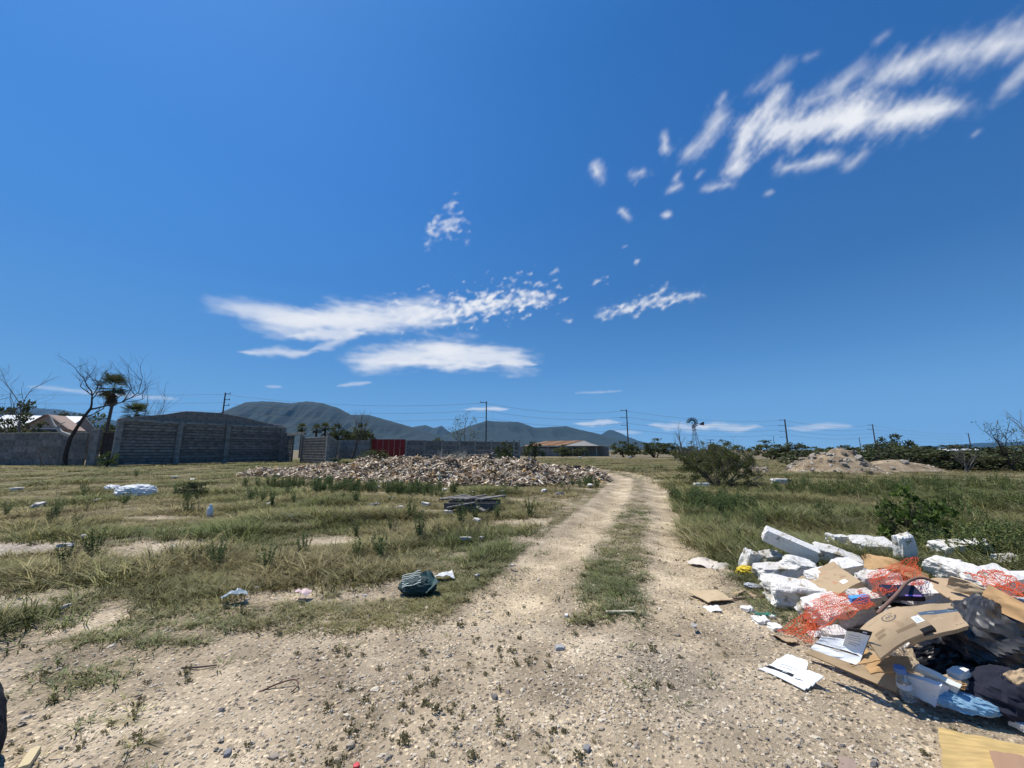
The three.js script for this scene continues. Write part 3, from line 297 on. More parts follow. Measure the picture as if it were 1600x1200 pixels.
{ // windmill
  const o = thing('windmill', 'old lattice-tower wind pump with side-on wheel and tail', 'windmill', [47.2, 0, -100]), m = std([.07, .07, .075], .5, { metalness: .5 }), dk = std([.025, .02, .02], .6);
  for (const [a, b] of [[-1, -1], [1, -1], [1, 1], [-1, 1]]) part(o, 'leg', tubeG([V(a * 1.0, 0, b * 1.0), V(a * .12, 7.7, b * .12)], .07, .05, 5), m);
  for (const y of [1.5, 3, 4.4, 5.6, 6.6]) { const s = mix(1.0, .12, y / 7.7), s2 = mix(1, .12, (y - 1.3) / 7.7); part(o, 'girt', [[-1, -1, 1, -1], [1, -1, 1, 1], [1, 1, -1, 1], [-1, 1, -1, -1]].flatMap(([a, b, c, d]) => [tubeG([V(a * s, y, b * s), V(c * s, y, d * s)], .03, .03, 4), tubeG([V(a * s2, y - 1.3, b * s2), V(c * s, y, d * s)], .018, .018, 4)]), m); }
  part(o, 'platform', boxG(1.1, .07, 1.1, 0, 6.7, 0), dk); const w = part(o, 'wheel_hub', xf(new THREE.CylinderGeometry(.16, .16, .5, 10), 0, 0, 0, 0, 0, Math.PI / 2), m); w.position.set(-.45, 8.5, 0); w.rotation.y = .95;
  for (let k = 0; k < 18; k++) { const a = k / 18 * Math.PI * 2; if (k > 9 && k < 14) continue; const bl = boxG(.02, .95, .26, 0, 1.0, 0, 0, 0, 0); bl.applyMatrix4(new THREE.Matrix4().makeRotationY(.5)); bl.applyMatrix4(new THREE.Matrix4().makeRotationX(a)); part(w, 'blade', bl, dk); }
  part(w, 'rim', xf(new THREE.TorusGeometry(1.2, .02, 4, 24), 0, 0, 0, 0, Math.PI / 2), m);
  part(o, 'tail_boom', tubeG([V(-.2, 8.5, 0), V(2.0, 8.35, 0)], .04, .03, 5), m); const ts = new THREE.Shape([[1.35, 8.2], [2.5, 8.85], [2.7, 8.7], [2.65, 7.95], [2.45, 7.9]].map(p => new THREE.Vector2(...p))); part(o, 'tail_vane', new THREE.ExtrudeGeometry(ts, { depth: .03, bevelEnabled: false }), dk); part(o, 'vane_stripe', boxG(1.1, .09, .05, 2.0, 8.0, .015, 0, 0, -.17), std([.4, .12, .08]));
}
// utility poles and wires
const POLES = [[-54.3, -72, 12.3, .3], [-5.5, -82, 11.9, .3], [29.6, -99, 11.9, .34], [92.2, -130, 11.8, .5], [145.9, -156, 11.8, .45], [283, -240, 11.8, .6], [134.9, -200, 8.7, .3], [163, -182, 7.6, .3]];
const poleLabels = ['utility pole with crossarms rising behind the grey shed', 'plain tall utility pole behind the long block wall', 'utility pole with short side arms behind the stable', 'tall utility pole with four side arms beyond the big bush', 'utility pole with short top arm beside the rounded dark tree', 'small far utility pole by the bare trees at the hedge', 'thin short pole close to the four-armed utility pole', 'short bare pole behind the dirt mound'];
const poleMat = std([.075, .07, .068]), wireMat = std([.10, .105, .11], .6);
POLES.forEach(([x, z, h, r], i) => { const o = thing('utility_pole', poleLabels[i], 'pole', [x, 0, z], 0, 'utility poles along the far road'); part(o, 'shaft', tubeG([V(0, 0, 0), V(0, h, 0)], r * .55, r * .38, 8), poleMat); const n = [3, 1, 3, 4, 2, 1, 0, 0][i]; for (let k = 0; k < n; k++) { const len = (i === 0 ? 1.2 : 1.7) * (k === 0 && i > 2 ? .8 : 1) * r / .34; part(o, 'crossarm', boxG(len, .1, .12, (i === 0 ? 1 : -1) * len * .45, h - .25 - k * (i === 0 ? 1.1 : 1.9), 0), poleMat).add(Object.assign(shade(new THREE.Mesh(boxG(.1, .22, .1, (i === 0 ? 1 : -1) * len * .85, h - .1 - k * (i === 0 ? 1.1 : 1.9), 0), std([.3, .3, .3]))), { name: 'insulator' })); } });
{ const o = thing('utility_pole', 'small far double-crossarm pole beside the dark water tank', 'pole', [117.6, 0, -230], 0, 'utility poles along the far road'); part(o, 'shaft', tubeG([V(0, 0, 0), V(0, 7.8, 0)], .22, .18, 6), poleMat); for (const y of [7.4, 5.9]) part(o, 'crossarm', boxG(4.6, .25, .2, 0, y, 0), poleMat); }
const lineTop = [[-160, -45, 12], ...POLES.slice(0, 6).map(p => [p[0], p[1], p[2]])];
for (let w = 0; w < 4; w++) { const pts = []; for (let i = 0; i < lineTop.length - 1; i++) { const a = lineTop[i], b = lineTop[i + 1]; for (let k = 0; k < 12; k++) { const t = k / 12; pts.push(V(mix(a[0], b[0], t) - .5, mix(a[2], b[2], t) - .35 - w * 1.55 - 4 * t * (1 - t) * 1.3, mix(a[1], b[1], t))); } }
  single('power_line', tubeG(pts, .02, .03, 4, false), wireMat, 'thin ' + ['topmost', 'second', 'third', 'lowest'][w] + ' overhead wire strung along the far utility poles', 'wire', 'overhead wires'); }
// ---------- trees, bushes, palms ----------
const barkDark = std([.045, .036, .03]), barkGrey = std([.16, .145, .125]), barkPale = std([.42, .39, .34]);
function branchGeo(seed, o) { // recursive limbs
  const R = rng(seed), out = [], tips = [];
  const grow = (p, d, len, r, lv) => {
    const pts = [p.clone()], n = 4; let q = p.clone(), dir = d.clone();
    for (let i = 0; i < n; i++) { dir.add(V((R() - .5), (R() - .5) + o.up * .3, (R() - .5)).multiplyScalar(o.wob)).normalize(); q = q.clone().addScaledVector(dir, len / n); pts.push(q); }
    out.push(tubeG(pts, r, r * .55, lv < 2 ? 6 : 4, false));
    if (lv >= o.levels) { tips.push(q.clone()); return; }
    const kids = o.kids[Math.min(lv, o.kids.length - 1)]; for (let k = 0; k < kids; k++) { const t = k === 0 ? n : 1 + ((R() * n) | 0), a = R() * Math.PI * 2, s = V(Math.cos(a), (R() - .2) * .8, Math.sin(a)); grow(pts[Math.min(n, t)], dir.clone().multiplyScalar(1 - o.spread).addScaledVector(s, o.spread + (k ? .25 : 0)).normalize(), len * (.62 + .25 * R()), r * (k === 0 ? .62 : .5), lv + 1); }
  };
  for (const s of o.start) grow(V(...s[0]), V(...s[1]).normalize(), s[2], s[3], s[4] ?? 0);
  return { geo: merge(out), tips };
}
// many small leaf faces, two triangles each, gathered in clumps
function leafCloud(seed, clumps, per, size, tint = .35) {
  const R = rng(seed), pos = [], nor = [], col = [], uv = [];
  const g = () => (R() + R() + R() - 1.5) / 1.5;
  for (const [cx, cy, cz, cr, ch] of clumps) { const ct = 1 + tint * (R() - .5); for (let k = 0; k < per; k++) {
    const x = cx + g() * cr, y = cy + g() * (ch ?? cr), z = cz + g() * cr, s = size * (.55 + .9 * R()), a = V(R() - .5, R() - .35, R() - .5).normalize(), b = V(R() - .5, R() - .5, R() - .5).cross(a).normalize(), n = b.clone().cross(a).normalize();
    const P = [[0, 0], [.5, .32], [1, 0], [.5, -.32]].map(([u, v]) => [x + a.x * u * s + b.x * v * s, y + a.y * u * s + b.y * v * s, z + a.z * u * s + b.z * v * s]); const t = ct * (1 + tint * (R() - .5)), c = [t * (1 + .25 * (R() - .5)), t, t * (1 + .2 * (R() - .5))];
    for (const i of [0, 1, 2, 0, 2, 3]) { pos.push(...P[i]); nor.push(n.x, n.y, n.z); col.push(...c); uv.push(0, 0); } } }
  const q = new THREE.BufferGeometry(); q.setAttribute('position', new THREE.Float32BufferAttribute(pos, 3)); q.setAttribute('normal', new THREE.Float32BufferAttribute(nor, 3)); q.setAttribute('color', new THREE.Float32BufferAttribute(col, 3)); q.setAttribute('uv', new THREE.Float32BufferAttribute(uv, 2)); return q;
}
const greenA = leafMat([.095, .112, .04], .3, { vertexColors: true }), greenB = leafMat([.075, .09, .038], .3, { vertexColors: true }), greenC = leafMat([.12, .13, .05], .3, { vertexColors: true });
// three unit bushes (1 m wide, 1 m tall) with stems
const unit = [11, 12, 13, 14].map((s, i) => { const R = rng(s * 31), cl = []; for (let k = 0; k < 46; k++) { const a = R() * 6.283, r = Math.sqrt(R()) * .42, y = .16 + .74 * R() * Math.sqrt(1 - (r / .5) ** 2); cl.push([Math.cos(a) * r, y * (1 + .18 * (R() - .5)), Math.sin(a) * r, .10 + .07 * R(), .07 + .05 * R()]); }
  const st = []; for (let k = 0; k < 5; k++) { const a = R() * 6.28; st.push([[(R() - .5) * .1, 0, (R() - .5) * .1], [Math.cos(a) * .5, 1, Math.sin(a) * .5], .34, .022]); }
  return { crown: leafCloud(s, cl, 40, .06, .6), stem: branchGeo(s, { levels: 2, kids: [3, 3], wob: .3, up: .5, spread: .35, start: st }).geo }; });
let bn = 0;
function bush(x, z, w, h, label, name = 'bush', mat, group = 'far scrub bushes') { const u = unit[bn++ % 4], o = thing(name, label, name === 'bush' ? 'bush' : 'tree', [x, H(x, z) - .03, z], bn * 2.1, group); const s = part(o, 'trunk', u.stem, barkDark), c = part(o, 'crown', u.crown, mat ?? [greenA, greenB, greenC][bn % 3]); s.scale.set(w, h, w); c.scale.set(w, h, w); return o; }
// far scrub beyond the field, right half
[[-.02, 62, 3.4, 3.2], [.055, 74, 4.5, 3.6], [.13, 92, 5, 3], [.175, 94, 4.5, 2.6], [.285, 88, 6, 4.0], [.31, 90, 4, 3.8], [.365, 84, 7, 4.3], [.42, 82, 7, 3.4], [.46, 78, 5, 2.6], [.53, 80, 5, 2.8], [.67, 66, 7, 3.4], [.72, 64, 5, 3.1], [.775, 72, 5, 2.5], [.84, 64, 6, 2.7], [.90, 62, 6, 2.6], [.955, 58, 6, 3.0], [1.0, 58, 5, 2.6]].forEach(([s, d, w, h], i) => bush(s * d * 1.0, -d, w, h, ['leafy green scrub bush in the row along the far side of the field', 'dark scrub bush in the row along the far side of the field'][i % 2] , 'bush', i % 2 ? greenB : greenA));
// hedge of scrub at the right edge, close behind the dirt mound
[[32.0, -31, 5, 2.0], [34.0, -30, 5.0, 2.1], [36, -33, 6, 2.2], [38, -31, 5, 2.1], [41, -34, 6.5, 2.3], [29.5, -33, 5, 1.9], [44, -33.5, 6, 2.2], [47.5, -36, 6, 2.3], [37.5, -27.5, 4, 1.7], [41.5, -29, 4.5, 2.0], [26.5, -35, 5, 1.9]].forEach(([x, z, w, h]) => bush(x, z, w, h, 'dark green bush of the thick hedge beyond the dirt mound', 'bush', greenB, 'hedge bushes behind the dirt mound'));
bush(62 * .985, -62, 5.2, 4.6, 'rounded dark leafy tree beside a utility pole beyond the dirt mound', 'leafy_tree', greenB, null);
// behind the walls at the left
bush(-92, -70, 9, 12, 'tall dense green tree beside the pink house behind the bare tree', 'leafy_tree', greenA, null); bush(-86, -72, 7, 9.0, 'dark tree rising behind the white roof of the pink house', 'leafy_tree', greenB, null);
bush(-80, -73, 9, 9.4, 'wide green tree between the pink house and the tall palm', 'leafy_tree', greenA, null); bush(-70, -68, 6, 6.6, 'lower green tree under the tall palm behind the gateway', 'leafy_tree', greenC, null);
bush(-54.5, -58.5, 3, 7.4, 'small green treetop showing above the shed roof', 'leafy_tree', greenC, null);
[[-33.5, -76, 6, 7.0], [-30.5, -78, 6, 6.6], [-28.5, -75, 5, 5.8], [-36.5, -80, 6, 7.2], [-32, -82, 7, 7.4]].forEach(([x, z, w, h], i) => bush(x, z, w, h, 'green treetop showing above the wall between shed and red gate', 'leafy_tree', i % 2 ? greenC : greenB, 'treetops above the side wall'));
bush(-15, -76, 3.4, 4.4, 'rounded green bush top peeking over the block wall', 'bush', greenC, null); bush(-19.5, -78, 3.5, 4.0, 'low bush top just above the wall by the red gate', 'bush', greenB, null);
bush(-65.5, -50, 6, 7.2, 'leafy green tree in front of the white roof behind the dark wall', 'leafy_tree', greenA, null); bush(-61, -49, 4.5, 5.4, 'small leafy tree beside the house gable behind the dark wall', 'leafy_tree', greenC, null); bush(-50, -62, 5, 6.2, 'green treetop between shed gable and utility pole', 'leafy_tree', greenB, null);
// bare trees
function bareTree(name, label, pos, seed, o, mat = barkDark, leaves) { const t = thing(name, label, 'tree', pos, 0), b = branchGeo(seed, o); part(t, 'branches', b.geo, mat); if (leaves) part(t, 'leaves', leafCloud(seed + 1, b.tips.map(p => [p.x, p.y, p.z, leaves[1], leaves[1]]), leaves[2], leaves[0]), leaves[3]); return t; }
{ const t = thing('leaning_bare_tree', 'leaning bare dark tree with forked crown beside the gateway', 'tree', [-44, 0, -38.6]), bark = barkDark;
  part(t, 'trunk', tubeG([V(0, -.1, 0), V(-.15, 1.2, 0), V(.1, 2.6, .1), V(.5, 3.6, .1), V(1.0, 4.9, 0), V(1.55, 5.8, 0)], .2, .11, 8), bark);
  const o = { levels: 5, kids: [4, 3, 3, 2], wob: .32, up: .35, spread: .42, start: [[[1.5, 5.7, 0], [.05, 1, .1], 1.8, .10, 0], [[1.4, 5.6, 0], [1, .3, -.1], 2.5, .10, 0], [[3.6, 6.6, -.2], [.6, .8, .1], 1.3, .05, 1], [[1.0, 4.8, 0], [.5, .5, -.4], 1.6, .07, 2]] }; part(t, 'branches', branchGeo(204, o).geo, bark);
  part(t, 'broken_limb', tubeG([V(.2, 2.9, 0), V(-.7, 3.3, .2), V(-1.6, 4.0, .2), V(-2.3, 4.9, .1)], .2, .07, 7), barkPale); part(t, 'broken_limb', tubeG([V(-1.3, 3.8, .2), V(-1.0, 4.2, .2), V(-.6, 4.3, .2)], .09, .04, 6), barkPale);
  part(t, 'root_suckers', branchGeo(210, { levels: 2, kids: [3, 2], wob: .3, up: .2, spread: .3, start: [...Array(9)].map((_, k) => [[-k * .3 + .4, 0, .3], [(k % 3 - 1) * .5 - .4, 1, .2], 1.3, .03]) }).geo, barkGrey); }
bareTree('bare_tree', 'tall bare grey tree behind the dark wall at the house', [-63.5, 0, -46.5], 31, { levels: 6, kids: [3, 3, 3, 2], wob: .3, up: .3, spread: .4, start: [[[0, 0, 0], [.1, 1, 0], 4.6, .2, 0]] }, barkGrey);
bareTree('bare_tree', 'grey dead tree reaching over the wall beside the house', [-60.5, 0, -47.5], 37, { levels: 4, kids: [3, 3, 3, 2], wob: .3, up: .4, spread: .35, start: [[[0, 0, 0], [-.1, 1, 0], 3.8, .15, 0]] }, barkGrey);
bareTree('bare_tree', 'thin bare treetop above the shed roof beside small palm', [-55.8, 0, -58], 41, { levels: 4, kids: [3, 3, 3, 2], wob: .25, up: .6, spread: .25, start: [[[0, 0, 0], [0, 1, 0], 4.2, .12, 0]] }, barkGrey);
bareTree('bare_tree', 'dark bare tree at the end of the side wall by the red gate', [-27.5, 0, -67], 43, { levels: 4, kids: [3, 3, 2, 2], wob: .3, up: .5, spread: .3, start: [[[0, 0, 0], [.3, 1, 0], 3.0, .16, 0]] }, barkDark);
bareTree('sparse_tree', 'sparse feathery tree rising above the long block wall', [-9.3, 0, -76], 47, { levels: 4, kids: [4, 3, 3, 2], wob: .25, up: .6, spread: .3, start: [[[0, 0, 0], [0, 1, 0], 2.9, .16, 0]] }, barkGrey, [.2, .5, 10, greenC]);
bareTree('bare_tree', 'pale bare forked tree beside the windmill', [27.4, 0, -62], 53, { levels: 3, kids: [4, 3, 2], wob: .22, up: .7, spread: .25, start: [[[0, 0, 0], [-.15, 1, 0], 2.2, .13, 0]] }, barkGrey);
bareTree('sparse_tree', 'leaning half-bare tree with few leaves at the hedge', [35.6, 0, -27.8], 59, { levels: 4, kids: [3, 3, 3, 2], wob: .25, up: .3, spread: .3, start: [[[0, 0, 0], [-.25, 1, -.1], 1.45, .08, 0], [[-.2, .8, 0], [-.7, .8, 0], 1.1, .05, 1]] }, barkDark, [.1, .28, 5, greenA]);
bareTree('bare_tree', 'upright bare grey tree rising from the hedge', [42.2, 0, -31.5], 61, { levels: 4, kids: [4, 3, 3, 2], wob: .2, up: .7, spread: .3, start: [[[0, 0, 0], [.05, 1, 0], 1.7, .09, 0]] }, barkGrey); bareTree('bare_tree', 'bare multi-stemmed shrub tree at the end of hedge', [40, 0, -29.3], 67, { levels: 3, kids: [3, 3, 2], wob: .2, up: .7, spread: .25, start: [[[0, 0, 0], [.1, 1, 0], 1.8, .07, 0], [[.3, 0, 0], [.3, 1, 0], 1.6, .06, 0]] }, barkGrey);
bareTree('bare_shrub', 'twiggy dry shrub standing before the hedge beyond the mound', [31.8, 0, -27.6], 71, { levels: 3, kids: [4, 3, 2], wob: .25, up: .6, spread: .3, start: [[[0, 0, 0], [.1, 1, 0], .8, .03, 0], [[.2, 0, 0], [-.3, 1, 0], .8, .03, 0], [[.1, 0, 0], [.5, 1, 0], .7, .03, 0]] }, barkGrey);
// fan palms
const frondMat = leafMat([.12, .14, .055], .25), deadMat = std([.13, .095, .06]);
function frondG(len, R, droop) { const L = []; const stem = len * .45, mk = (a, b, w) => { const s = b.clone().sub(a), n = s.clone().cross(V(.3, 1, .2)).normalize().multiplyScalar(w), g = new THREE.BufferGeometry(), m = a.clone().lerp(b, .5); const P = [a, m.clone().add(n), b, m.clone().sub(n)], id = [0, 1, 2, 0, 2, 3], pos = [], nor = [], uv = []; for (const i of id) { pos.push(P[i].x, P[i].y, P[i].z); nor.push(0, 1, 0); uv.push(0, 0); } g.setAttribute('position', new THREE.Float32BufferAttribute(pos, 3)); g.setAttribute('normal', new THREE.Float32BufferAttribute(nor, 3)); g.setAttribute('uv', new THREE.Float32BufferAttribute(uv, 2)); return g; };
  const root = V(0, 0, 0), hub = V(stem, stem * (.25 - droop), 0); L.push(mk(root, hub, .04)); for (let k = 0; k < 15; k++) { const a = (k / 14 - .5) * 2.7; L.push(mk(hub, hub.clone().add(V(Math.cos(a) * len * .62, -droop * len * .35 - .1 * R() * len, Math.sin(a) * len * .5)), .06 * len * .5)); } return L; }
function palm(label, pos, trunkH, len, seed, skirt) { const R = rng(seed), o = thing('fan_palm', label, 'palm', pos), pts = [0, .25, .5, .75, 1].map(t => V(t * .4 * (R() - .3), t * trunkH, 0)); part(o, 'trunk', tubeG(pts, .26, .19, 8), std([.10, .08, .065])); const live = [], dead = [], top = pts[4];
  for (let k = 0; k < 44; k++) { const el = mix(1.35, -.5, k / 43), az = k * 2.4 + R(); live.push(...frondG(len * (.85 + .3 * R()), R, .12 + .3 * (k / 43)).map(g => g.applyMatrix4(new THREE.Matrix4().makeRotationFromEuler(new THREE.Euler(0, az, el, 'YZX'))).translate(top.x, top.y, top.z))); }
  if (skirt) for (let k = 0; k < 26; k++) dead.push(...frondG(len * .7, R, .3).map(g => g.applyMatrix4(new THREE.Matrix4().makeRotationFromEuler(new THREE.Euler(0, k * 2.4, -1.15 - .3 * R(), 'YZX'))).translate(top.x, top.y - .2 - 1.2 * R(), top.z)));
  part(o, 'crown', live, frondMat); if (skirt) part(o, 'dead_fronds', dead, deadMat); }
palm('tall fan palm with brown skirt behind the leaning bare tree', [-65, 0, -62], 11.6, 2.6, 5, true); palm('shorter fan palm showing above the shed roof', [-56.9, 0, -58], 6.9, 2.0, 9, true);
[[-43.5, -80, 8.2], [-40.5, -80, 7.9], [-38.6, -80, 8.3]].forEach(([x, z, h], i) => palm(['small palm crown above the shed doorway', 'middle palm crown above the low slab wall', 'palm crown nearest the treetops above the side wall'][i], [x, 0, z], h - 2.2, 1.25, 15 + i, false));
{ // the big mesquite bush beside the track
  const o = thing('mesquite_bush', 'big sprawling green bush beside the wheel track', 'bush', [P.bush[0] + .3, 0, P.bush[2] - 1.3]), R = rng(91), cl = []; const b = branchGeo(93, { levels: 4, kids: [4, 3, 3, 2], wob: .28, up: .25, spread: .38, start: [...Array(9)].map((_, k) => { const a = k / 9 * 6.28; return [[Math.cos(a) * .25, 0, Math.sin(a) * .25], [Math.cos(a) * .9, .75, Math.sin(a) * .7], .78, .035]; }) });
  for (let k = 0; k < 190; k++) { const a = R() * 6.283, r = Math.sqrt(R()), x = Math.cos(a) * r * 1.75, z = Math.sin(a) * r * 1.25, top = 1.82 * Math.sqrt(Math.max(0, 1 - r * r * .86)) * (1 + .25 * fbm(x * .9, 4, z * .9, 2)); cl.push([x, .15 + (top - .15) * Math.pow(R(), .55), z, .24, .16]); } for (const p of b.tips) if (R() < .3) cl.push([p.x, p.y, p.z, .16, .12]);
  part(o, 'branches', b.geo, barkGrey); part(o, 'foliage', leafCloud(95, cl, 64, .052, .65), leafMat([.12, .132, .045], .35, { vertexColors: true })); part(o, 'shoots', branchGeo(97, { levels: 2, kids: [3, 2], wob: .2, up: .4, spread: .35, start: [...Array(16)].map(() => [[(R() - .5) * 2.4, 1.1, (R() - .5) * 1.6], [(R() - .5) * .8, 1, (R() - .5)], .45, .012]) }).geo, barkGrey); part(o, 'bare_branch', branchGeo(98, { levels: 3, kids: [3, 3, 2], wob: .25, up: .3, spread: .35, start: [[[1.1, .2, .3], [1, .55, .1], .6, .025]] }).geo, barkGrey); }
{ // grey thorny shrub on the rubble heap
  const x = -3.5, z = -22.8, o = thing('dry_shrub', 'grey-green dry shrub growing on top of the rubble heap', 'bush', [x, H(x, z) - .05, z]), R = rng(121), cl = []; for (let k = 0; k < 40; k++) { const a = R() * 6.28, r = Math.sqrt(R()); cl.push([Math.cos(a) * r * 1.0, .1 + .55 * R() * (1.1 - r * .8), Math.sin(a) * r * .7, .16, .12]); } part(o, 'stems', branchGeo(122, { levels: 3, kids: [4, 3, 2], wob: .3, up: .3, spread: .4, start: [...Array(8)].map((_, k) => [[Math.cos(k) * .4, 0, Math.sin(k) * .4], [Math.cos(k) * .7, .8, Math.sin(k) * .7], .4, .02]) }).geo, barkPale); part(o, 'foliage', leafCloud(123, cl, 40, .055), leafMat([.2, .21, .15], .25, { vertexColors: true })); }
[[-8.6, -24.4, 2.2, .8], [-6.6, -25.2, 2.4, .9], [-11.5, -26, 2.4, .9], [-1.4, -24.2, 1.6, .75]].forEach(([x, z, w, h]) => { bush(x, z, w, h, 'low green bush growing behind and among the rubble heap', 'bush', greenA, 'bushes among the rubble'); });
[[-37.8, -36.6, 1.6, 1.7]].forEach(([x, z, w, h]) => bush(x, z, w, h, 'small bright green sapling against the ribbed shed wall', 'bush', leafMat([.13, .17, .055], .35, { vertexColors: true }), null));
bush(-11.4, -14.2, 1.1, .6, 'isolated dark green bush in the dry grass near the white bags', 'bush', greenB, null);
{ // leafy shrub behind the litter heap
  const o = thing('leafy_shrub', 'bright leafy green shrub growing behind the white blocks', 'plant', [P.plant[0] - .35, H(...[P.plant[0] - .35, P.plant[2] + .3]), P.plant[2] + .3]), R = rng(131), b = branchGeo(133, { levels: 2, kids: [4, 3], wob: .25, up: .6, spread: .35, start: [...Array(6)].map((_, k) => [[(R() - .5) * .12, 0, (R() - .5) * .12], [Math.cos(k) * .55, 1, Math.sin(k) * .55], .36, .012]) }); part(o, 'stems', b.geo, std([.09, .08, .04])); const cl = []; for (let k = 0; k < 60; k++) { const a = R() * 6.28, r = Math.sqrt(R()) * .36; cl.push([Math.cos(a) * r, .12 + .72 * R() * (1 - r), Math.sin(a) * r, .09, .06]); } part(o, 'leaves', leafCloud(134, cl, 30, .06, .5), leafMat([.09, .14, .03], .4, { vertexColors: true })); o.scale.setScalar(1.2); }
// ---------- grass, weeds, pebbles (nobody could count them) ----------
function tuftG(seed, n, h, spread, width, lean) { const R = rng(seed), pos = [], nor = [], uv = [], col = []; for (let k = 0; k < n; k++) { const a = R() * 6.28, r = R() * spread, x = Math.cos(a) * r, z = Math.sin(a) * r, hh = h * (.5 + .6 * R()), la = a + (R() - .5) * 1.6, ll = lean * (.3 + R()) * hh, fx = -Math.sin(la), fz = Math.cos(la), w = width * (.7 + .6 * R()), seg = 3, c = .75 + .5 * R(); const Pt = t => [x + Math.cos(la) * ll * t * t, hh * (t - .25 * lean * t * t * t), z + Math.sin(la) * ll * t * t];
  for (let s = 0; s < seg; s++) { const t0 = s / seg, t1 = (s + 1) / seg, A = Pt(t0), B = Pt(t1), w0 = w * (1 - t0 * .8), w1 = s === seg - 1 ? 0 : w * (1 - t1 * .8); const q = [[A[0] - fx * w0, A[1], A[2] - fz * w0], [A[0] + fx * w0, A[1], A[2] + fz * w0], [B[0] + fx * w1, B[1], B[2] + fz * w1], [B[0] - fx * w1, B[1], B[2] - fz * w1]]; for (const i of (w1 ? [0, 1, 2, 0, 2, 3] : [0, 1, 2])) { pos.push(...q[i]); nor.push(Math.cos(la) * .5, .8, Math.sin(la) * .5); uv.push(0, 0); col.push(c, c, c); } } }
  const g = new THREE.BufferGeometry(); g.setAttribute('position', new THREE.Float32BufferAttribute(pos, 3)); g.setAttribute('normal', new THREE.Float32BufferAttribute(nor, 3)); g.setAttribute('uv', new THREE.Float32BufferAttribute(uv, 2)); g.setAttribute('color', new THREE.Float32BufferAttribute(col, 3)); return g; }
function scatter(name, geo, mat, items, label, category) { const m = new THREE.InstancedMesh(geo, mat, items.length), d = new THREE.Object3D(), c = new THREE.Color(); items.forEach((t, i) => { d.position.set(t.x, t.y, t.z); d.rotation.set(t.rx ?? 0, t.r, t.rz ?? 0); d.scale.set(t.s * (t.w ?? 1), t.s * (t.h ?? 1), t.s * (t.w ?? 1)); d.updateMatrix(); m.setMatrixAt(i, d.matrix); m.setColorAt(i, c.setRGB(...t.c)); }); m.name = numbered(name); shade(m); scene.add(m); return tag(m, label, category, null, 'stuff'); }
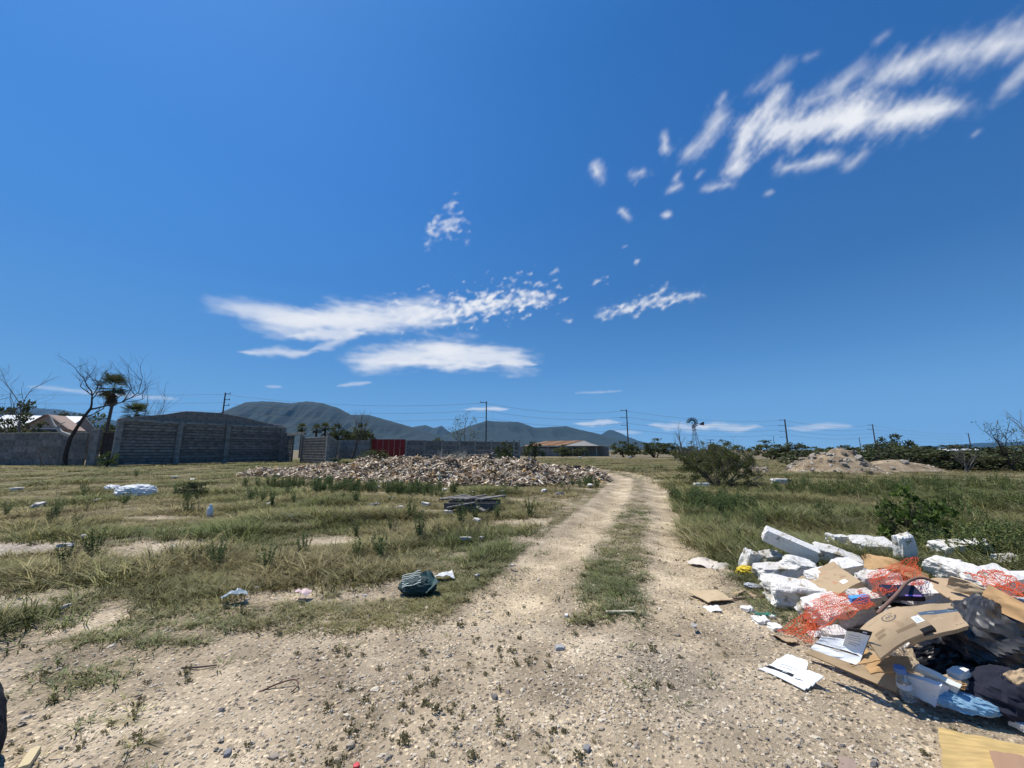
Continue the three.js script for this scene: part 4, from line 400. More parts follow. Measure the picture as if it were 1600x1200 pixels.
{
  const R = rng(2024), tall = [[], [], []], short = [[], []], weeds = [[], []], sprig = [[], []], LIM = 75;
  const dry = [.27, .22, .10], olive = [.185, .175, .065], green = [.115, .145, .045];
  const colour = (x, z) => { const l = clamp(lushAt(x, z) + (R() - .5) * .5, 0, 1), a = l < .5 ? dry.map((v, k) => mix(v, olive[k], l * 2)) : olive.map((v, k) => mix(v, green[k], l * 2 - 1)), t = .6 + .8 * R(); return (R() < .07 ? [.33, .28, .15] : a).map(v => v * t); };
  // density falls with the square of distance, blades stay life-sized
  for (let k = 0; k < 330000; k++) {
    const r = 2.2 * Math.pow(LIM / 2.2, R()), a = (R() - .5) * 2.25, x = Math.sin(a) * r, z = -Math.cos(a) * r; if (z > -.8) continue;
    const jt = .09 * r * .5 + .18, g = grassAt(x + (R() - .5) * 2 * jt, z + (R() - .5) * 2 * jt); if (R() > g || (grassAt(x, z) < .06 && R() < .93)) continue; const far = sm(8, 40, r), lush = lushAt(x, z); if (HEAP_H(x, z) > .1 && R() < .75) continue;
    const it = { x, y: H(x, z) - .01, z, r: R() * 6.28, s: mix(.75, 1.25, R()) * mix(1, 1.15, far), w: mix(1, 2.2, far), h: mix(.42, .88, lush) * (.75 + .5 * R()) * mix(1, .85, far), c: colour(x, z) };
    if (g < .3 || R() < .3 || (Math.abs(x) < 7 && !inPoly(x, z, GRASS_L) && !inPoly(x, z, GRASS_R))) { it.h *= .8; short[(R() * 2) | 0].push(it); } else { const hi = fbm(x * .5, 21, z * .5, 3) + (x > 3 ? .12 : 0); it.s *= clamp(.8 + 1.7 * hi, .42, 1.45); tall[(R() * 3) | 0].push(it); }
  }
  const inField = (x, z) => z < -5.6 && !(x > 2 && z > -6.6) && (inPoly(x + .5, z, GRASS_L) || inPoly(x - .5, z, GRASS_R));
  // weeds: feathery dark green, in front of the rubble and at the right
  const weedAt = (x, z) => { let w = 0; for (const [cx, cz, rx, rz] of [[-9.5, -17.6, 2.6, 1.4], [-6, -15.3, 2.0, 1.3], [-3.6, -14.6, 1.6, 1.0], [3.4, -17.6, .7, .8], [13, -14.5, 5, 1.2], [19, -17, 7, 1.6], [15, -11, 4, .8], [22, -15, 5, 1.0], [9.5, -8.8, 2.0, .5], [11, -13.8, 1.5, .8], [5.6, -11, .8, 2.5], [7.9, -6.1, 2.2, .9]]) w = Math.max(w, sm(1.1, .3, Math.hypot((x - cx) / rx, (z - cz) / rz) + .7 * fbm(x * .8, 31, z * .8, 3))); return w; };
  for (let k = 0; k < 60000; k++) { const r = 4.5 * Math.pow(34 / 4.5, R()), a = (R() - .5) * 2.2, x = Math.sin(a) * r, z = -Math.cos(a) * r, w = Math.max(.62 * weedAt(x, z), .014 * (inField(x, z) ? grassAt(x, z) : 0)); if (z > -1 || R() > w || RUB_H(x, z) > .35 || HEAP_H(x, z) > .05 || R() < .55) continue; const t = .75 + .5 * R(), yel = x > 6 ? R() * .5 : 0; weeds[(R() * 2) | 0].push({ x, y: H(x, z) - .02, z, r: R() * 6.28, s: .5 + .5 * R(), c: [mix(.15, .25, yel) * t, mix(.19, .235, yel) * t, mix(.07, .07, yel) * t] }); }
  const stalks = []; for (let k = 0; k < 26000; k++) { const r = 4 * Math.pow(40 / 4, R()), a = (R() - .5) * 2.2, x = Math.sin(a) * r, z = -Math.cos(a) * r; if (!inField(x, z) || R() > .3 * grassAt(x, z) * sm(-.05, .3, fbm(x * .5, 61, z * .5, 3))) continue; const t = .7 + .5 * R(); stalks.push({ x, y: H(x, z) - .01, z, r: R() * 6.28, s: .45 + .45 * R(), c: [.27 * t, .215 * t, .13 * t] }); }
  // sprigs of small plants on the bare soil
  for (let k = 0; k < 12000; k++) { const r = 2.0 * Math.pow(14 / 2.0, R()), a = (R() - .5) * 2.2, x = Math.sin(a) * r, z = -Math.cos(a) * r, n = fbm(x * 1.3, 41, z * 1.3, 3), lf = x < .3 ? 1 : .45; if (z > -.9 || R() > clamp(.14 + 1.9 * n, .02, .9) * lf) continue; const t = .7 + .5 * R(), w = R() < .4; sprig[w ? 1 : 0].push({ x, y: H(x, z) - .005, z, r: R() * 6.28, s: .22 + .55 * R() * R(), c: (w ? [.2, .165, .075] : [.2, .18, .095]).map(v => v * t) }); }
  const gm = leafMat([1, 1, 1], .3, { vertexColors: true });
  const T = [tuftG(1, 17, .25, .17, .0068, 1.1), tuftG(2, 16, .19, .19, .0066, 1.6), tuftG(3, 15, .34, .18, .0056, .9)];
  T.forEach((g, i) => scatter(['meadow_grass', 'meadow_grass', 'meadow_grass'][i], g, gm, tall[i], ['olive and straw coloured grass covering the field', 'bent dry grass mixed through the field', 'tall thin grass standing in clumps over the field'][i], 'grass'));
  [tuftG(4, 18, .10, .08, .0042, 1.0), tuftG(5, 20, .075, .10, .004, 1.3)].forEach((g, i) => scatter('short_grass', g, gm, short[i], ['short tufts of dry grass on thin soil', 'flattened short grass along and between the wheel tracks'][i], 'grass'));
  scatter('dry_stalks', (() => { const r = rng(71), L = []; for (let k = 0; k < 7; k++) { const a = r() * 6.28, h = .28 + .2 * r(), b = V(Math.cos(a) * .05 * r(), 0, Math.sin(a) * .05 * r()), m = b.clone().add(V(Math.cos(a) * .04, h * .55, Math.sin(a) * .04)), t = m.clone().add(V(Math.cos(a + r()) * .07, h * .45, Math.sin(a) * .07)); L.push(tubeG([b, m, t], .0028, .0015, 3, false)); for (let q = 0; q < 3; q++) { const s0 = m.clone().lerp(t, q / 3); L.push(tubeG([s0, s0.clone().add(V((r() - .5) * .12, .07, (r() - .5) * .12))], .0016, .001, 3, false)); } } const g = merge(L); g.setAttribute('color', new THREE.BufferAttribute(new Float32Array(g.attributes.position.count * 3).fill(1), 3)); return g; })(), gm, stalks, 'dry brown branching stalks standing among the field grass', 'weeds');
  const weedG = s => { const r = rng(s), cl = [], st = []; for (let k = 0; k < 9; k++) { const a = r() * 6.28, l = .28 + .3 * r(), top = V(Math.cos(a) * .22 * r(), l, Math.sin(a) * .22 * r()), bs = V(top.x * .25, 0, top.z * .25); st.push(tubeG([bs, bs.clone().lerp(top, .5).add(V(0, .03, 0)), top], .004, .002, 3, false)); for (let q = 2; q <= 8; q++) { const p = bs.clone().lerp(top, q / 8); cl.push([p.x, p.y, p.z, .05 * (1.2 - q / 10), .04]); } } const lv = leafCloud(s + 1, cl, 9, .032, .4), sg = merge(st), col = new Float32Array(sg.attributes.position.count * 3).fill(1.1); sg.setAttribute('color', new THREE.BufferAttribute(col, 3)); return merge([lv, sg]); };
  [weedG(51), weedG(57)].forEach((g, i) => scatter('leafy_weeds', g, gm, weeds[i], ['dark green leafy weeds in front of the rubble heap and along the field', 'feathery green weeds crowding the field beyond the litter heap'][i], 'weeds'));
  const sprG = s => { const r = rng(s), cl = []; for (let k = 0; k < 9; k++) { const a = r() * 6.28, d = r() * .07; cl.push([Math.cos(a) * d, .012 + .06 * r() * (1 - d * 7), Math.sin(a) * d, .022, .02]); } return leafCloud(s, cl, 9, .022, .5); };
  scatter('soil_sprigs', sprG(61), gm, sprig[0], 'small dark sprigs of creeping weed on bare soil', 'weeds'); scatter('soil_sprigs', tuftG(63, 18, .06, .06, .0028, 1.4), gm, sprig[1], 'tiny dry grass sprigs on bare soil', 'weeds');
  console.log('grass', tall.map(t => t.length), short.map(t => t.length), weeds.map(t => t.length), sprig.map(t => t.length));
  // pebbles and chips
  const peb = [[], []]; for (let k = 0; k < 170000; k++) { const r = 1.7 * Math.pow(26 / 1.7, Math.pow(R(), 1.3)), a = (R() - .5) * 2.25, x = Math.sin(a) * r, z = -Math.cos(a) * r; if (z > -.6) continue; const n = fbm(x * 1.1, 51, z * 1.1, 3), g = grassAt(x, z), lane = x > .2 && x < 2.2 && z > -5 ? .25 : 0; if (R() > clamp(.4 + 1.5 * n + lane, .05, 1) * (1 - g * .75)) continue; const s = .0028 + .0095 * Math.pow(R(), 4) + (R() < .006 ? .014 : 0), w = R(), c = w < .45 ? [.62, .53, .40] : w < .82 ? [.46, .375, .265] : w < .95 ? [.34, .285, .22] : [.18, .165, .15]; peb[(R() * 2) | 0].push({ x, y: H(x, z) + s * .15, z, r: R() * 6.28, rx: (R() - .5) * .7, rz: (R() - .5) * .7, s, w: 1, h: .45 + .4 * R(), c: (q => c.map(v => v * q))(.75 + .4 * R()) }); }
  const pebG = s => { const g = mergeVertices((() => { const q = new THREE.IcosahedronGeometry(1, 1); q.deleteAttribute('normal'); q.deleteAttribute('uv'); return q; })()), p = g.attributes.position; for (let i = 0; i < p.count; i++) { const f = 1 + .7 * n3(p.getX(i) * 1.3 + s, p.getY(i) * 1.3, p.getZ(i) * 1.3); p.setXYZ(i, p.getX(i) * f * 1.25, p.getY(i) * f, p.getZ(i) * f * .85); } return toCreasedNormals(g.toNonIndexed(), .5); };
  [3.1, 8.7].forEach((s, i) => scatter('gravel', pebG(s), std([1, 1, 1], .9), peb[i], ['loose pale pebbles and chips strewn over the dirt track', 'small mixed gravel stones scattered over bare soil'][i], 'gravel')); console.log('pebbles', peb.map(t => t.length));
}
// ---------- rubble heap: broken boards and slabs ----------
{
  const R = rng(404), cols = [[.66, .53, .37], [.48, .375, .26], [.72, .61, .46], [.28, .21, .15], [.12, .095, .07], [.62, .39, .15], [.78, .69, .55], [.40, .305, .215]], mats = cols.map(c => std(c, .9, { map: concTex }));
  const shapes = [...Array(7)].map((_, k) => { const r = rng(900 + k); return k < 3 ? lumpG(.75, .04, .10 + .04 * k, k * 3.1, .10, 4, .1) : k < 5 ? lumpG(.5, .04, .22, k * 2.3, .14, 4, .12) : k === 5 ? lumpG(.26, .14, .17, 5.5, .2, 4, .3) : lumpG(1.1, .035, .06, 9.3, .06, 4, .08); });
  const items = []; for (let k = 0; k < 34000; k++) { const x = -17 + 22 * R(), z = -28 + 11.5 * R(), h = RUB_H(x, z); if (h < .05 || (h < .2 && R() < .55)) continue; if (Math.hypot((x + 3.5) / 1.5, (z + 22.8) / 1) < 1 && R() < .8) continue; items.push({ x, z, near: -z - .15 * x * 0 }); }
  items.sort((a, b) => b.z - a.z); const pick = new Set(); for (let i = 0; i < items.length && pick.size < 300; i += Math.max(1, Math.floor(items.length * .55 / 300))) pick.add(i);
  const rest = shapes.map(() => []);
  items.forEach((t, i) => { const sh = (R() * 7) | 0, s = pick.has(i) ? 0.5 + .55 * R() * R() : .2 + .4 * R(), ry = R() * 6.28, rx = (R() - .5) * 1.3, rz = (R() - .5) * 1.1, y = H(t.x, t.z) + .03 + .16 * R() * R() + (pick.has(i) ? .05 : 0), ci = (R() * 8) | 0, col = ci === 5 && R() < .5 ? 2 : ci;
    if (pick.has(i)) { const m = single('rubble_piece', shapes[sh], mats[col], ['broken plank', 'broken plank', 'broken plank', 'broken slab piece', 'broken slab piece', 'broken chunk', 'splintered lath'][sh] + ' lying in the long rubble heap before the block wall', 'rubble', 'pieces of the long rubble heap'); m.position.set(t.x, y, t.z); m.rotation.set(rx, ry, rz, 'YXZ'); m.scale.setScalar(s); }
    else rest[sh].push({ x: t.x, y, z: t.z, r: ry, rx, rz, s, c: (q => cols[col].map(v => v * q))(.75 + .4 * R()) }); });
  const white = std([1, 1, 1], .9); rest.forEach((l, k) => scatter('small_rubble', shapes[k], white, l, 'mass of small broken ' + ['planks', 'battens', 'board ends', 'slabs', 'tile pieces', 'chunks', 'laths'][k] + ' making up the long rubble heap', 'rubble')); console.log('rubble', items.length, pick.size);
  // stones on the dirt mound at the right
  const stone = [0, 1, 2].map(k => lumpG(.5, .35, .4, 40 + k * 7, .2, 6, .6)), sm_ = [std([.50, .43, .34], .95, { map: concTex }), std([.38, .31, .23], .95, { map: concTex }), std([.52, .46, .38], .95, { map: concTex })];
  const shadeList = []; for (let k = 0; k < 5000; k++) { const x = 15 + 17 * R(), z = -31 + 6.5 * R(), h = DIRT_H(x, z), left = sm(26, 21, x); if (h < .12 || R() > .08 + .5 * left) continue; shadeList.push([x, z]); }
  shadeList.sort((a, b) => b[1] - a[1]); const sr = []; shadeList.forEach(([x, z], i) => { if (i < 900 && i % 15 === 0) { const m = single('mound_stone', stone[i % 3], sm_[(R() * 3) | 0], 'pale stone or clod lying on the sandy dirt mound', 'stone', 'stones on the dirt mound'); m.position.set(x, H(x, z) + .05, z); m.rotation.set(R() * .6, R() * 6, R() * .6); m.scale.setScalar(.3 + .55 * R()); } else sr.push({ x, y: H(x, z), z, r: R() * 6, rx: R(), rz: R(), s: .08 + .3 * R() * R(), c: [[.48, .41, .32], [.36, .29, .21], [.58, .53, .46]][(R() * 3) | 0] }); });
  scatter('mound_rubble', stone[1], white, sr, 'small clods and rubble covering the dirt mound', 'rubble');
}
// ---------- white foam and plaster blocks in the litter heap ----------
const foamTex = tileTex(512, (u, v) => { const a = pfbm(u, v, 5, 4, 6.5), b = pfbm(u, v, 60, 2, 3.5); const dirt = sm(.0, .3, a) * .5, f = .95 + .08 * b; return [f - dirt, f - dirt * 1.1, f - dirt * 1.35]; }), foamBump = tileTex(512, (u, v) => { const b = .5 + .5 * pfbm(u, v, 70, 3, 3.5) + .3 * pfbm(u, v, 12, 3, 9.5); return [b, b, b]; }, false);
const foamMats = [[.86, .83, .77], [.80, .765, .70], [.70, .66, .60]].map(c => std(c, .92, { map: foamTex, bumpMap: foamBump, bumpScale: .012 }));
const foamLabels = ['upright white foam block at the yellow plastic scrap', 'rough off-white block behind the tilted foam beam', 'grey-white block above the big pale boulder', 'sloping white block resting on the grey-white block', 'long slanting white slab with grass growing over it', 'white chunk among grass behind the slanting slab', 'white slab lying behind the tan cardboard sheet', 'upright white block beside the leafy shrub', 'long white slab in weeds beside the leafy shrub', 'flat white slab sinking into weeds at the field side', 'dusty white block in front of the leafy shrub', 'white piece under the upper edge of labelled carton', 'white chunk just behind the labelled carton', 'grey block under orange netting beside the labelled carton', 'small grey-white block beside the blue wrapper', 'small white block behind the torn carton flap', 'flat white block wrapped in orange netting', 'white block under the far orange netting', 'white block under the printed dark wrapper', 'small net-covered white lump beside the printed carton'];
LUMPS.foam.forEach(([x, y, z, w, h, d, yaw, roll], i) => { const m = single('foam_block', lumpG(w, h, d, i * 5.3 + 2, .14, 14, .3), foamMats[[0, 2, 2, 0, 1, 0, 1, 0, 1, 2, 1, 0, 0, 2, 2, 1, 0, 1, 1, 0][i]], foamLabels[i], 'block', 'white blocks in the litter heap'); m.position.set(x, y + h * .48 + H(x, z) * .25, z); m.rotation.set(.22 + .16 * Math.sin(i * 2.3), yaw, roll, 'YXZ'); });
{ const [x, y, z, w, h] = LUMPS.beam[0], m = single('foam_beam', lumpG(.62, .17, .17, 77, .06, 12, .12), foamMats[0], 'long white foam beam tilted up over the other blocks', 'block', 'white blocks in the litter heap'); m.position.set(x + .02, y + .26, z); m.rotation.set(.25, -.55, -.42, 'YXZ'); }
{ const [x, y, z, w, h, d, yaw, roll] = LUMPS.boulder[0], m = single('pale_boulder', lumpG(w * 1.02, h * 1.08, d, 101, .15, 18, .5), foamMats[1], 'big rounded dusty white boulder at the edge of the litter heap', 'boulder'); m.position.set(x, y + h * .47, z); m.rotation.set(0, yaw, -roll, 'YXZ'); }
LUMPS.white_bits.forEach(([x, y, z, w, h, d, yaw, roll], i) => { const m = single('foam_scrap', lumpG(w, h * .8, d, i * 3.7 + 60, .12, 8, .2), foamMats[i % 2], ['pale foam wedge beside the navy cloth bundle', 'flat white scrap below the pale foam wedge', 'thin white scrap lying on the black sheeting', 'small white scrap beside the blue plastic bag'][i], 'scrap', 'white scraps in the litter heap'); m.position.set(x, y + h * .4, z); m.rotation.set(0, yaw, roll, 'YXZ'); });

// ---------- cardboard, paper and boards ----------
function canvasTex(w, h, draw) { const c = document.createElement('canvas'); c.width = w; c.height = h; const g = c.getContext('2d'); draw(g, w, h); const t = new THREE.CanvasTexture(c); t.colorSpace = THREE.SRGBColorSpace; return t; }
function cardBase(g, w, h, seed, rgb = [172, 149, 118]) { g.fillStyle = `rgb(${rgb})`; g.fillRect(0, 0, w, h); const R = rng(seed); for (let k = 0; k < 900; k++) { const d = (R() - .5) * 26; g.fillStyle = `rgba(${rgb.map(v => (v + d) | 0)},.35)`; g.fillRect(R() * w, R() * h, 2 + 60 * R(), 1 + 2 * R()); } for (let k = 0; k < 22; k++) { g.strokeStyle = `rgba(${90 + 40 * R() | 0},${70 + 30 * R() | 0},45,.25)`; g.lineWidth = 1 + 2 * R(); g.beginPath(); const x = R() * w, y = R() * h; g.moveTo(x, y); g.lineTo(x + (R() - .5) * 160, y + (R() - .5) * 60); g.stroke(); } for (let k = 0; k < 8; k++) { g.fillStyle = `rgba(110,88,58,.12)`; g.beginPath(); g.ellipse(R() * w, R() * h, 10 + 50 * R(), 6 + 24 * R(), R() * 3, 0, 7); g.fill(); } }
const cardMat = (draw, seed, rgb, w = 512, h = 384) => new THREE.MeshStandardMaterial({ map: canvasTex(w, h, (g, a, b) => { cardBase(g, a, b, seed, rgb); draw && draw(g, a, b); }), roughness: .88, side: THREE.DoubleSide });
const textLines = (g, x, y, n, w, lh, col) => { const R = rng(x * 7 + y); g.fillStyle = col; for (let k = 0; k < n; k++) { let px = x; const end = x + w * (.6 + .4 * R()); while (px < end) { const l = 4 + 12 * R(); g.fillRect(px, y + k * lh, l, lh * .38); px += l + 4; } } };
const plainCard = cardMat(null, 1), darkCard = cardMat(null, 2, [148, 116, 82]), ochreCard = cardMat(null, 3, [178, 143, 100]), paleCard = cardMat(null, 4, [190, 168, 134]);
const rump = (seed, a) => (u, v) => a * (2 * fbm(u * 2.2 + seed, v * 2.2, seed * .7, 3)) + a * .5 * Math.sin(u * Math.PI);
function sheetThing(name, label, category, key, mat, rough = .02, th = .007, group) { return single(name, sheetG(SHEETS[key], th, 14, 14, rump(key.length * 1.7 + key.charCodeAt(0) * .37, rough), v => .07 * fbm(v * 7 + key.charCodeAt(0), 2, 3, 3)), mat, label, category, group); }
{ // labelled carton
  const o = thing('flattened_carton', 'flattened brown carton with white shipping label and red marks', 'cardboard');
  part(o, 'panel', sheetG(SHEETS.box_label, .05, 12, 10, rump(2.2, .012)), cardMat((g, w, h) => { g.strokeStyle = 'rgba(190,60,40,.75)'; g.lineWidth = 5; g.beginPath(); g.moveTo(60, 40); g.lineTo(300, 34); g.stroke(); g.lineWidth = 6; g.beginPath(); g.moveTo(200, 250); g.lineTo(250, 250); g.lineTo(225, 205); g.closePath(); g.stroke(); g.fillStyle = 'rgba(100,80,60,.5)'; g.fillRect(330, 90, 8, 50); g.fillRect(352, 90, 8, 50); g.fillStyle = '#f4f6f8'; g.fillRect(290, 240, 92, 62); textLines(g, 310, 256, 4, 60, 10, '#667'); g.fillStyle = 'rgba(120,95,65,.45)'; g.fillRect(350, 185, 90, 26); }, 11));
  part(o, 'flap', sheetG([SHEETS.box_label[0], SHEETS.box_label[1], SHEETS.box_label[1].map((v, i) => v + [.02, .05, -.12][i]), SHEETS.box_label[0].map((v, i) => v + [-.05, -.02, -.10][i])], .006, 6, 4, rump(3, .01)), plainCard);
}
sheetThing('cardboard_sheet', 'tan cardboard sheet half buried in grass behind the labelled carton', 'cardboard', 'tan_back', ochreCard, .05); sheetThing('cardboard_sheet', 'narrow brown cardboard strip beside the upper orange netting', 'cardboard', 'tan_back2', darkCard, .03);
{ const o = thing('logo_carton', 'big brown carton panel with round logo and small print', 'cardboard');
  part(o, 'panel', sheetG(SHEETS.logo, .02, 18, 14, (u, v) => .05 * Math.sin(v * Math.PI) + .025 * Math.sin(u * Math.PI) + .015 * fbm(u * 3, v * 3, 5, 3)), cardMat((g, w, h) => { g.save(); g.translate(290, 150); g.rotate(-.12); g.strokeStyle = 'rgba(80,78,76,.8)'; g.lineWidth = 13; g.beginPath(); g.ellipse(0, 0, 62, 50, 0, 0.35, 6.0); g.stroke(); g.lineWidth = 8; g.strokeStyle = 'rgba(90,88,85,.8)'; g.beginPath(); g.moveTo(-34, 8); g.lineTo(-12, -18); g.lineTo(-8, 18); g.lineTo(14, -16); g.lineTo(18, 20); g.lineTo(34, -10); g.moveTo(-30, 0); g.lineTo(-14, 4); g.stroke(); g.restore(); textLines(g, 90, 90, 2, 150, 16, 'rgba(105,85,62,.55)'); g.fillStyle = 'rgba(110,90,66,.5)'; g.fillRect(70, 230, 100, 26); g.fillRect(70, 264, 80, 26); g.fillRect(230, 300, 180, 26); g.strokeStyle = 'rgba(120,95,65,.5)'; g.lineWidth = 3; g.beginPath(); g.moveTo(200, 20); g.lineTo(300, 260); g.stroke(); g.fillStyle = '#eef0f2'; g.fillRect(425, 250, 75, 60); textLines(g, 440, 262, 4, 50, 11, '#778'); g.fillStyle = '#1b1b1d'; g.fillRect(400, 352, 112, 32); }, 12));
  part(o, 'flap', sheetG(SHEETS.logo_flap, .008, 6, 6, rump(5, .01)), ochreCard); }
{ const o = thing('banded_carton', 'brown carton with blue-grey band printed across it', 'cardboard'); part(o, 'panel', sheetG(SHEETS.band, .03, 12, 10, rump(6, .012)), cardMat((g, w, h) => { g.fillStyle = 'rgb(74,92,112)'; g.save(); g.transform(1, -.02, 0, 1, 0, 0); g.fillRect(90, 105, 422, 48); g.restore(); textLines(g, 240, 118, 1, 60, 26, 'rgba(185,190,170,.7)'); textLines(g, 420, 116, 1, 60, 26, 'rgba(185,190,170,.6)'); g.strokeStyle = 'rgba(215,190,150,.9)'; g.lineWidth = 5; g.beginPath(); g.moveTo(250, 225); g.quadraticCurveTo(300, 180, 340, 215); g.stroke(); g.fillStyle = 'rgba(60,45,35,.8)'; g.fillRect(420, 322, 14, 10); g.fillRect(450, 322, 22, 9); g.fillRect(486, 320, 8, 12); }, 13)); }
{ const o = thing('torn_carton', 'torn open brown carton with standing flap above the black bag', 'cardboard'); part(o, 'panel', sheetG(SHEETS.e_flat, .012, 12, 8, rump(7, .02)), plainCard); part(o, 'flap', sheetG(SHEETS.e_up, .01, 10, 6, rump(8, .02)), paleCard); part(o, 'flap', sheetG(SHEETS.e_right, .012, 10, 8, rump(9, .025)), ochreCard); }
{ const o = thing('low_carton', 'flattened brown carton lying under the printed white carton', 'cardboard'); part(o, 'panel', sheetG(SHEETS.f_low, .04, 14, 8, rump(10, .015)), cardMat((g) => { textLines(g, 300, 250, 2, 60, 14, 'rgba(110,88,62,.7)'); g.fillStyle = 'rgba(115,92,66,.7)'; g.fillRect(210, 200, 34, 44); g.fillRect(390, 260, 30, 40); }, 14)); part(o, 'flap', sheetG(SHEETS.f_up, .008, 8, 5, rump(12, .02)), ochreCard); }
sheetThing('cardboard_sheet', 'flat pale cardboard piece lying alone on the bare soil', 'cardboard', 'g', paleCard, .012, .008); sheetThing('paper_sheet', 'crumpled beige paper lying on the grass edge', 'paper', 'h1', std([.62, .55, .46]), .03, .004); sheetThing('paper_sheet', 'second beige paper under the yellow plastic scrap', 'paper', 'h2', std([.58, .52, .44]), .03, .004);
const printMat = (mode, seed) => new THREE.MeshStandardMaterial({ roughness: .7, side: THREE.DoubleSide, map: canvasTex(512, 256, (g, w, h) => { g.fillStyle = '#e9ecee'; g.fillRect(0, 0, w, h); if (mode === 'top') { g.fillStyle = '#17181c'; g.fillRect(0, 0, w, 36); g.fillStyle = '#dde'; g.fillRect(330, 12, 90, 12); g.fillStyle = '#17181c'; g.fillRect(496, 0, 16, h); } if (mode === 'band') { g.fillStyle = '#17181c'; g.fillRect(0, 226, w, 30); textLines(g, 220, 232, 1, 90, 34, '#cfd3d6'); } if (mode !== 'flap') { textLines(g, 60, 70, 3, 380, 26, '#9aa3ad'); textLines(g, 120, 160, 2, 280, 26, '#69717b'); } const R = rng(seed); for (let k = 0; k < 60; k++) { g.fillStyle = `rgba(150,140,120,${.06 + .08 * R()})`; g.fillRect(R() * w, R() * h, 30 * R(), 10 * R()); } }) });
{ const o = thing('printed_carton', 'folded white carton printed with black bands lying on the cardboard', 'carton'); part(o, 'panel', sheetG(SHEETS.w1a, .005, 8, 8, rump(21, .008)), printMat('band', 1)); part(o, 'panel', sheetG(SHEETS.w1b, .005, 8, 8, rump(22, .008)), printMat('top', 2)); part(o, 'flap', sheetG(SHEETS.w1c, .005, 10, 4, rump(23, .012)), printMat('flap', 3)); }
{ const o = thing('printed_carton', 'opened white carton with black stripe lying alone on the dirt', 'carton'); part(o, 'panel', sheetG(SHEETS.w2a, .005, 8, 8, rump(24, .012)), printMat('band', 4)); part(o, 'panel', sheetG(SHEETS.w2b, .005, 8, 6, rump(25, .012)), printMat('plain', 5)); part(o, 'flap', sheetG(SHEETS.w2c, .005, 10, 4, rump(26, .012)), printMat('flap', 6)); }
const plyTex = tileTex(512, (u, v) => { const a = fbm(u * 3, v * 26, 1.2, 4), b = fbm(u * 2.2 + 2, v * 7, 4.2, 3), f = .92 + .22 * a + .12 * b; return [.80 * f, .68 * f, .44 * f]; });
sheetThing('plywood_board', 'split yellowish plywood board lying on the ground near the blue bag', 'board', 'ply', new THREE.MeshStandardMaterial({ map: plyTex, roughness: .8, side: THREE.DoubleSide }), .01, .016); sheetThing('brown_board', 'reddish brown board lying across the plywood', 'board', 'brown', std([.33, .20, .12], .8), .004, .012); sheetThing('cardboard_sheet', 'brown cardboard corner above the navy cloth bundle', 'cardboard', 'k', plainCard, .02, .01); sheetThing('brown_board', 'small brown board end lying on the gravel', 'board', 'l', std([.30, .22, .17], .85), .004, .02);
const blackFilm = std([.008, .008, .009], .35); single('black_sheeting', sheetG(SHEETS.black, .006, 26, 18, (u, v) => .07 * fbm(u * 4, v * 4, 3.3, 4) + .02 * Math.abs(fbm(u * 9, v * 9, 2, 2))), blackFilm, 'crumpled black plastic sheeting under the cardboard', 'plastic');
sheetThing('foam_strip', 'long thin white strip beside the white paper box', 'scrap', 'white_slab', std([.72, .74, .68]), .012, .03); sheetThing('paper_scrap', 'torn beige paper scrap in front of the black sheeting', 'paper', 'wbits', std([.62, .56, .48]), .03, .004); sheetThing('paper_scrap', 'white paper scrap beside the blue-banded carton corner', 'paper', 'w_edge', std([.78, .78, .75]), .02, .004); sheetThing('cardboard_scrap', 'bent tan cardboard scrap in front of the black sheeting', 'cardboard', 'tanbit', ochreCard, .03, .006); sheetThing('white_tile', 'bright white panel standing at the far end of the litter heap', 'panel', 'white_tile', std([.80, .81, .80], .7), .004, .05);
// ---------- orange safety netting ----------
const netMat = leafMat([.85, .17, .07], .25, { roughness: .6 });
function netThing(key, label, nu, nv, seed, amp, lift) { const [a, b, d, e] = SHEETS[key].map(p => V(...p)), P = (u, v) => { const q = a.clone().lerp(b, u).lerp(e.clone().lerp(d, u), v); q.y += lift + amp * (fbm(u * 3 + seed, v * 3, seed, 3) + .8 * Math.abs(fbm(u * 7, v * 7 + seed, 1, 2))); q.x += amp * .9 * fbm(u * 6, v * 6, seed + 4, 2); q.z += amp * .9 * fbm(u * 6, v * 6, seed + 8, 2); return q; }, L = []; const wob = (i, t) => .16 * fbm(i * 1.7 + seed, t * 5, 3, 2);
  for (let i = 0; i <= nu; i++) { const pts = []; for (let k = 0; k <= 16; k++) pts.push(P((i + wob(i, k / 16) * 2) / nu, k / 16)); L.push(tubeG(pts, .002, .002, 3, false)); } for (let j = 0; j <= nv; j++) { const pts = []; for (let k = 0; k <= 16; k++) pts.push(P(k / 16, (j + wob(j + 40, k / 16) * 2) / nv)); L.push(tubeG(pts, .002, .002, 3, false)); }
  return single('orange_netting', L, netMat, label, 'netting', 'orange safety netting'); }
netThing('net1', 'orange safety netting draped over the flat white block', 34, 22, 3, .06, .06); netThing('net2', 'loose end of orange netting lying on the dirt', 16, 13, 7, .07, .015); netThing('net3', 'orange netting bunched over the grey block', 28, 20, 12, .07, .04); netThing('net4', 'orange netting over the white block at the far end', 24, 14, 19, .07, .03);
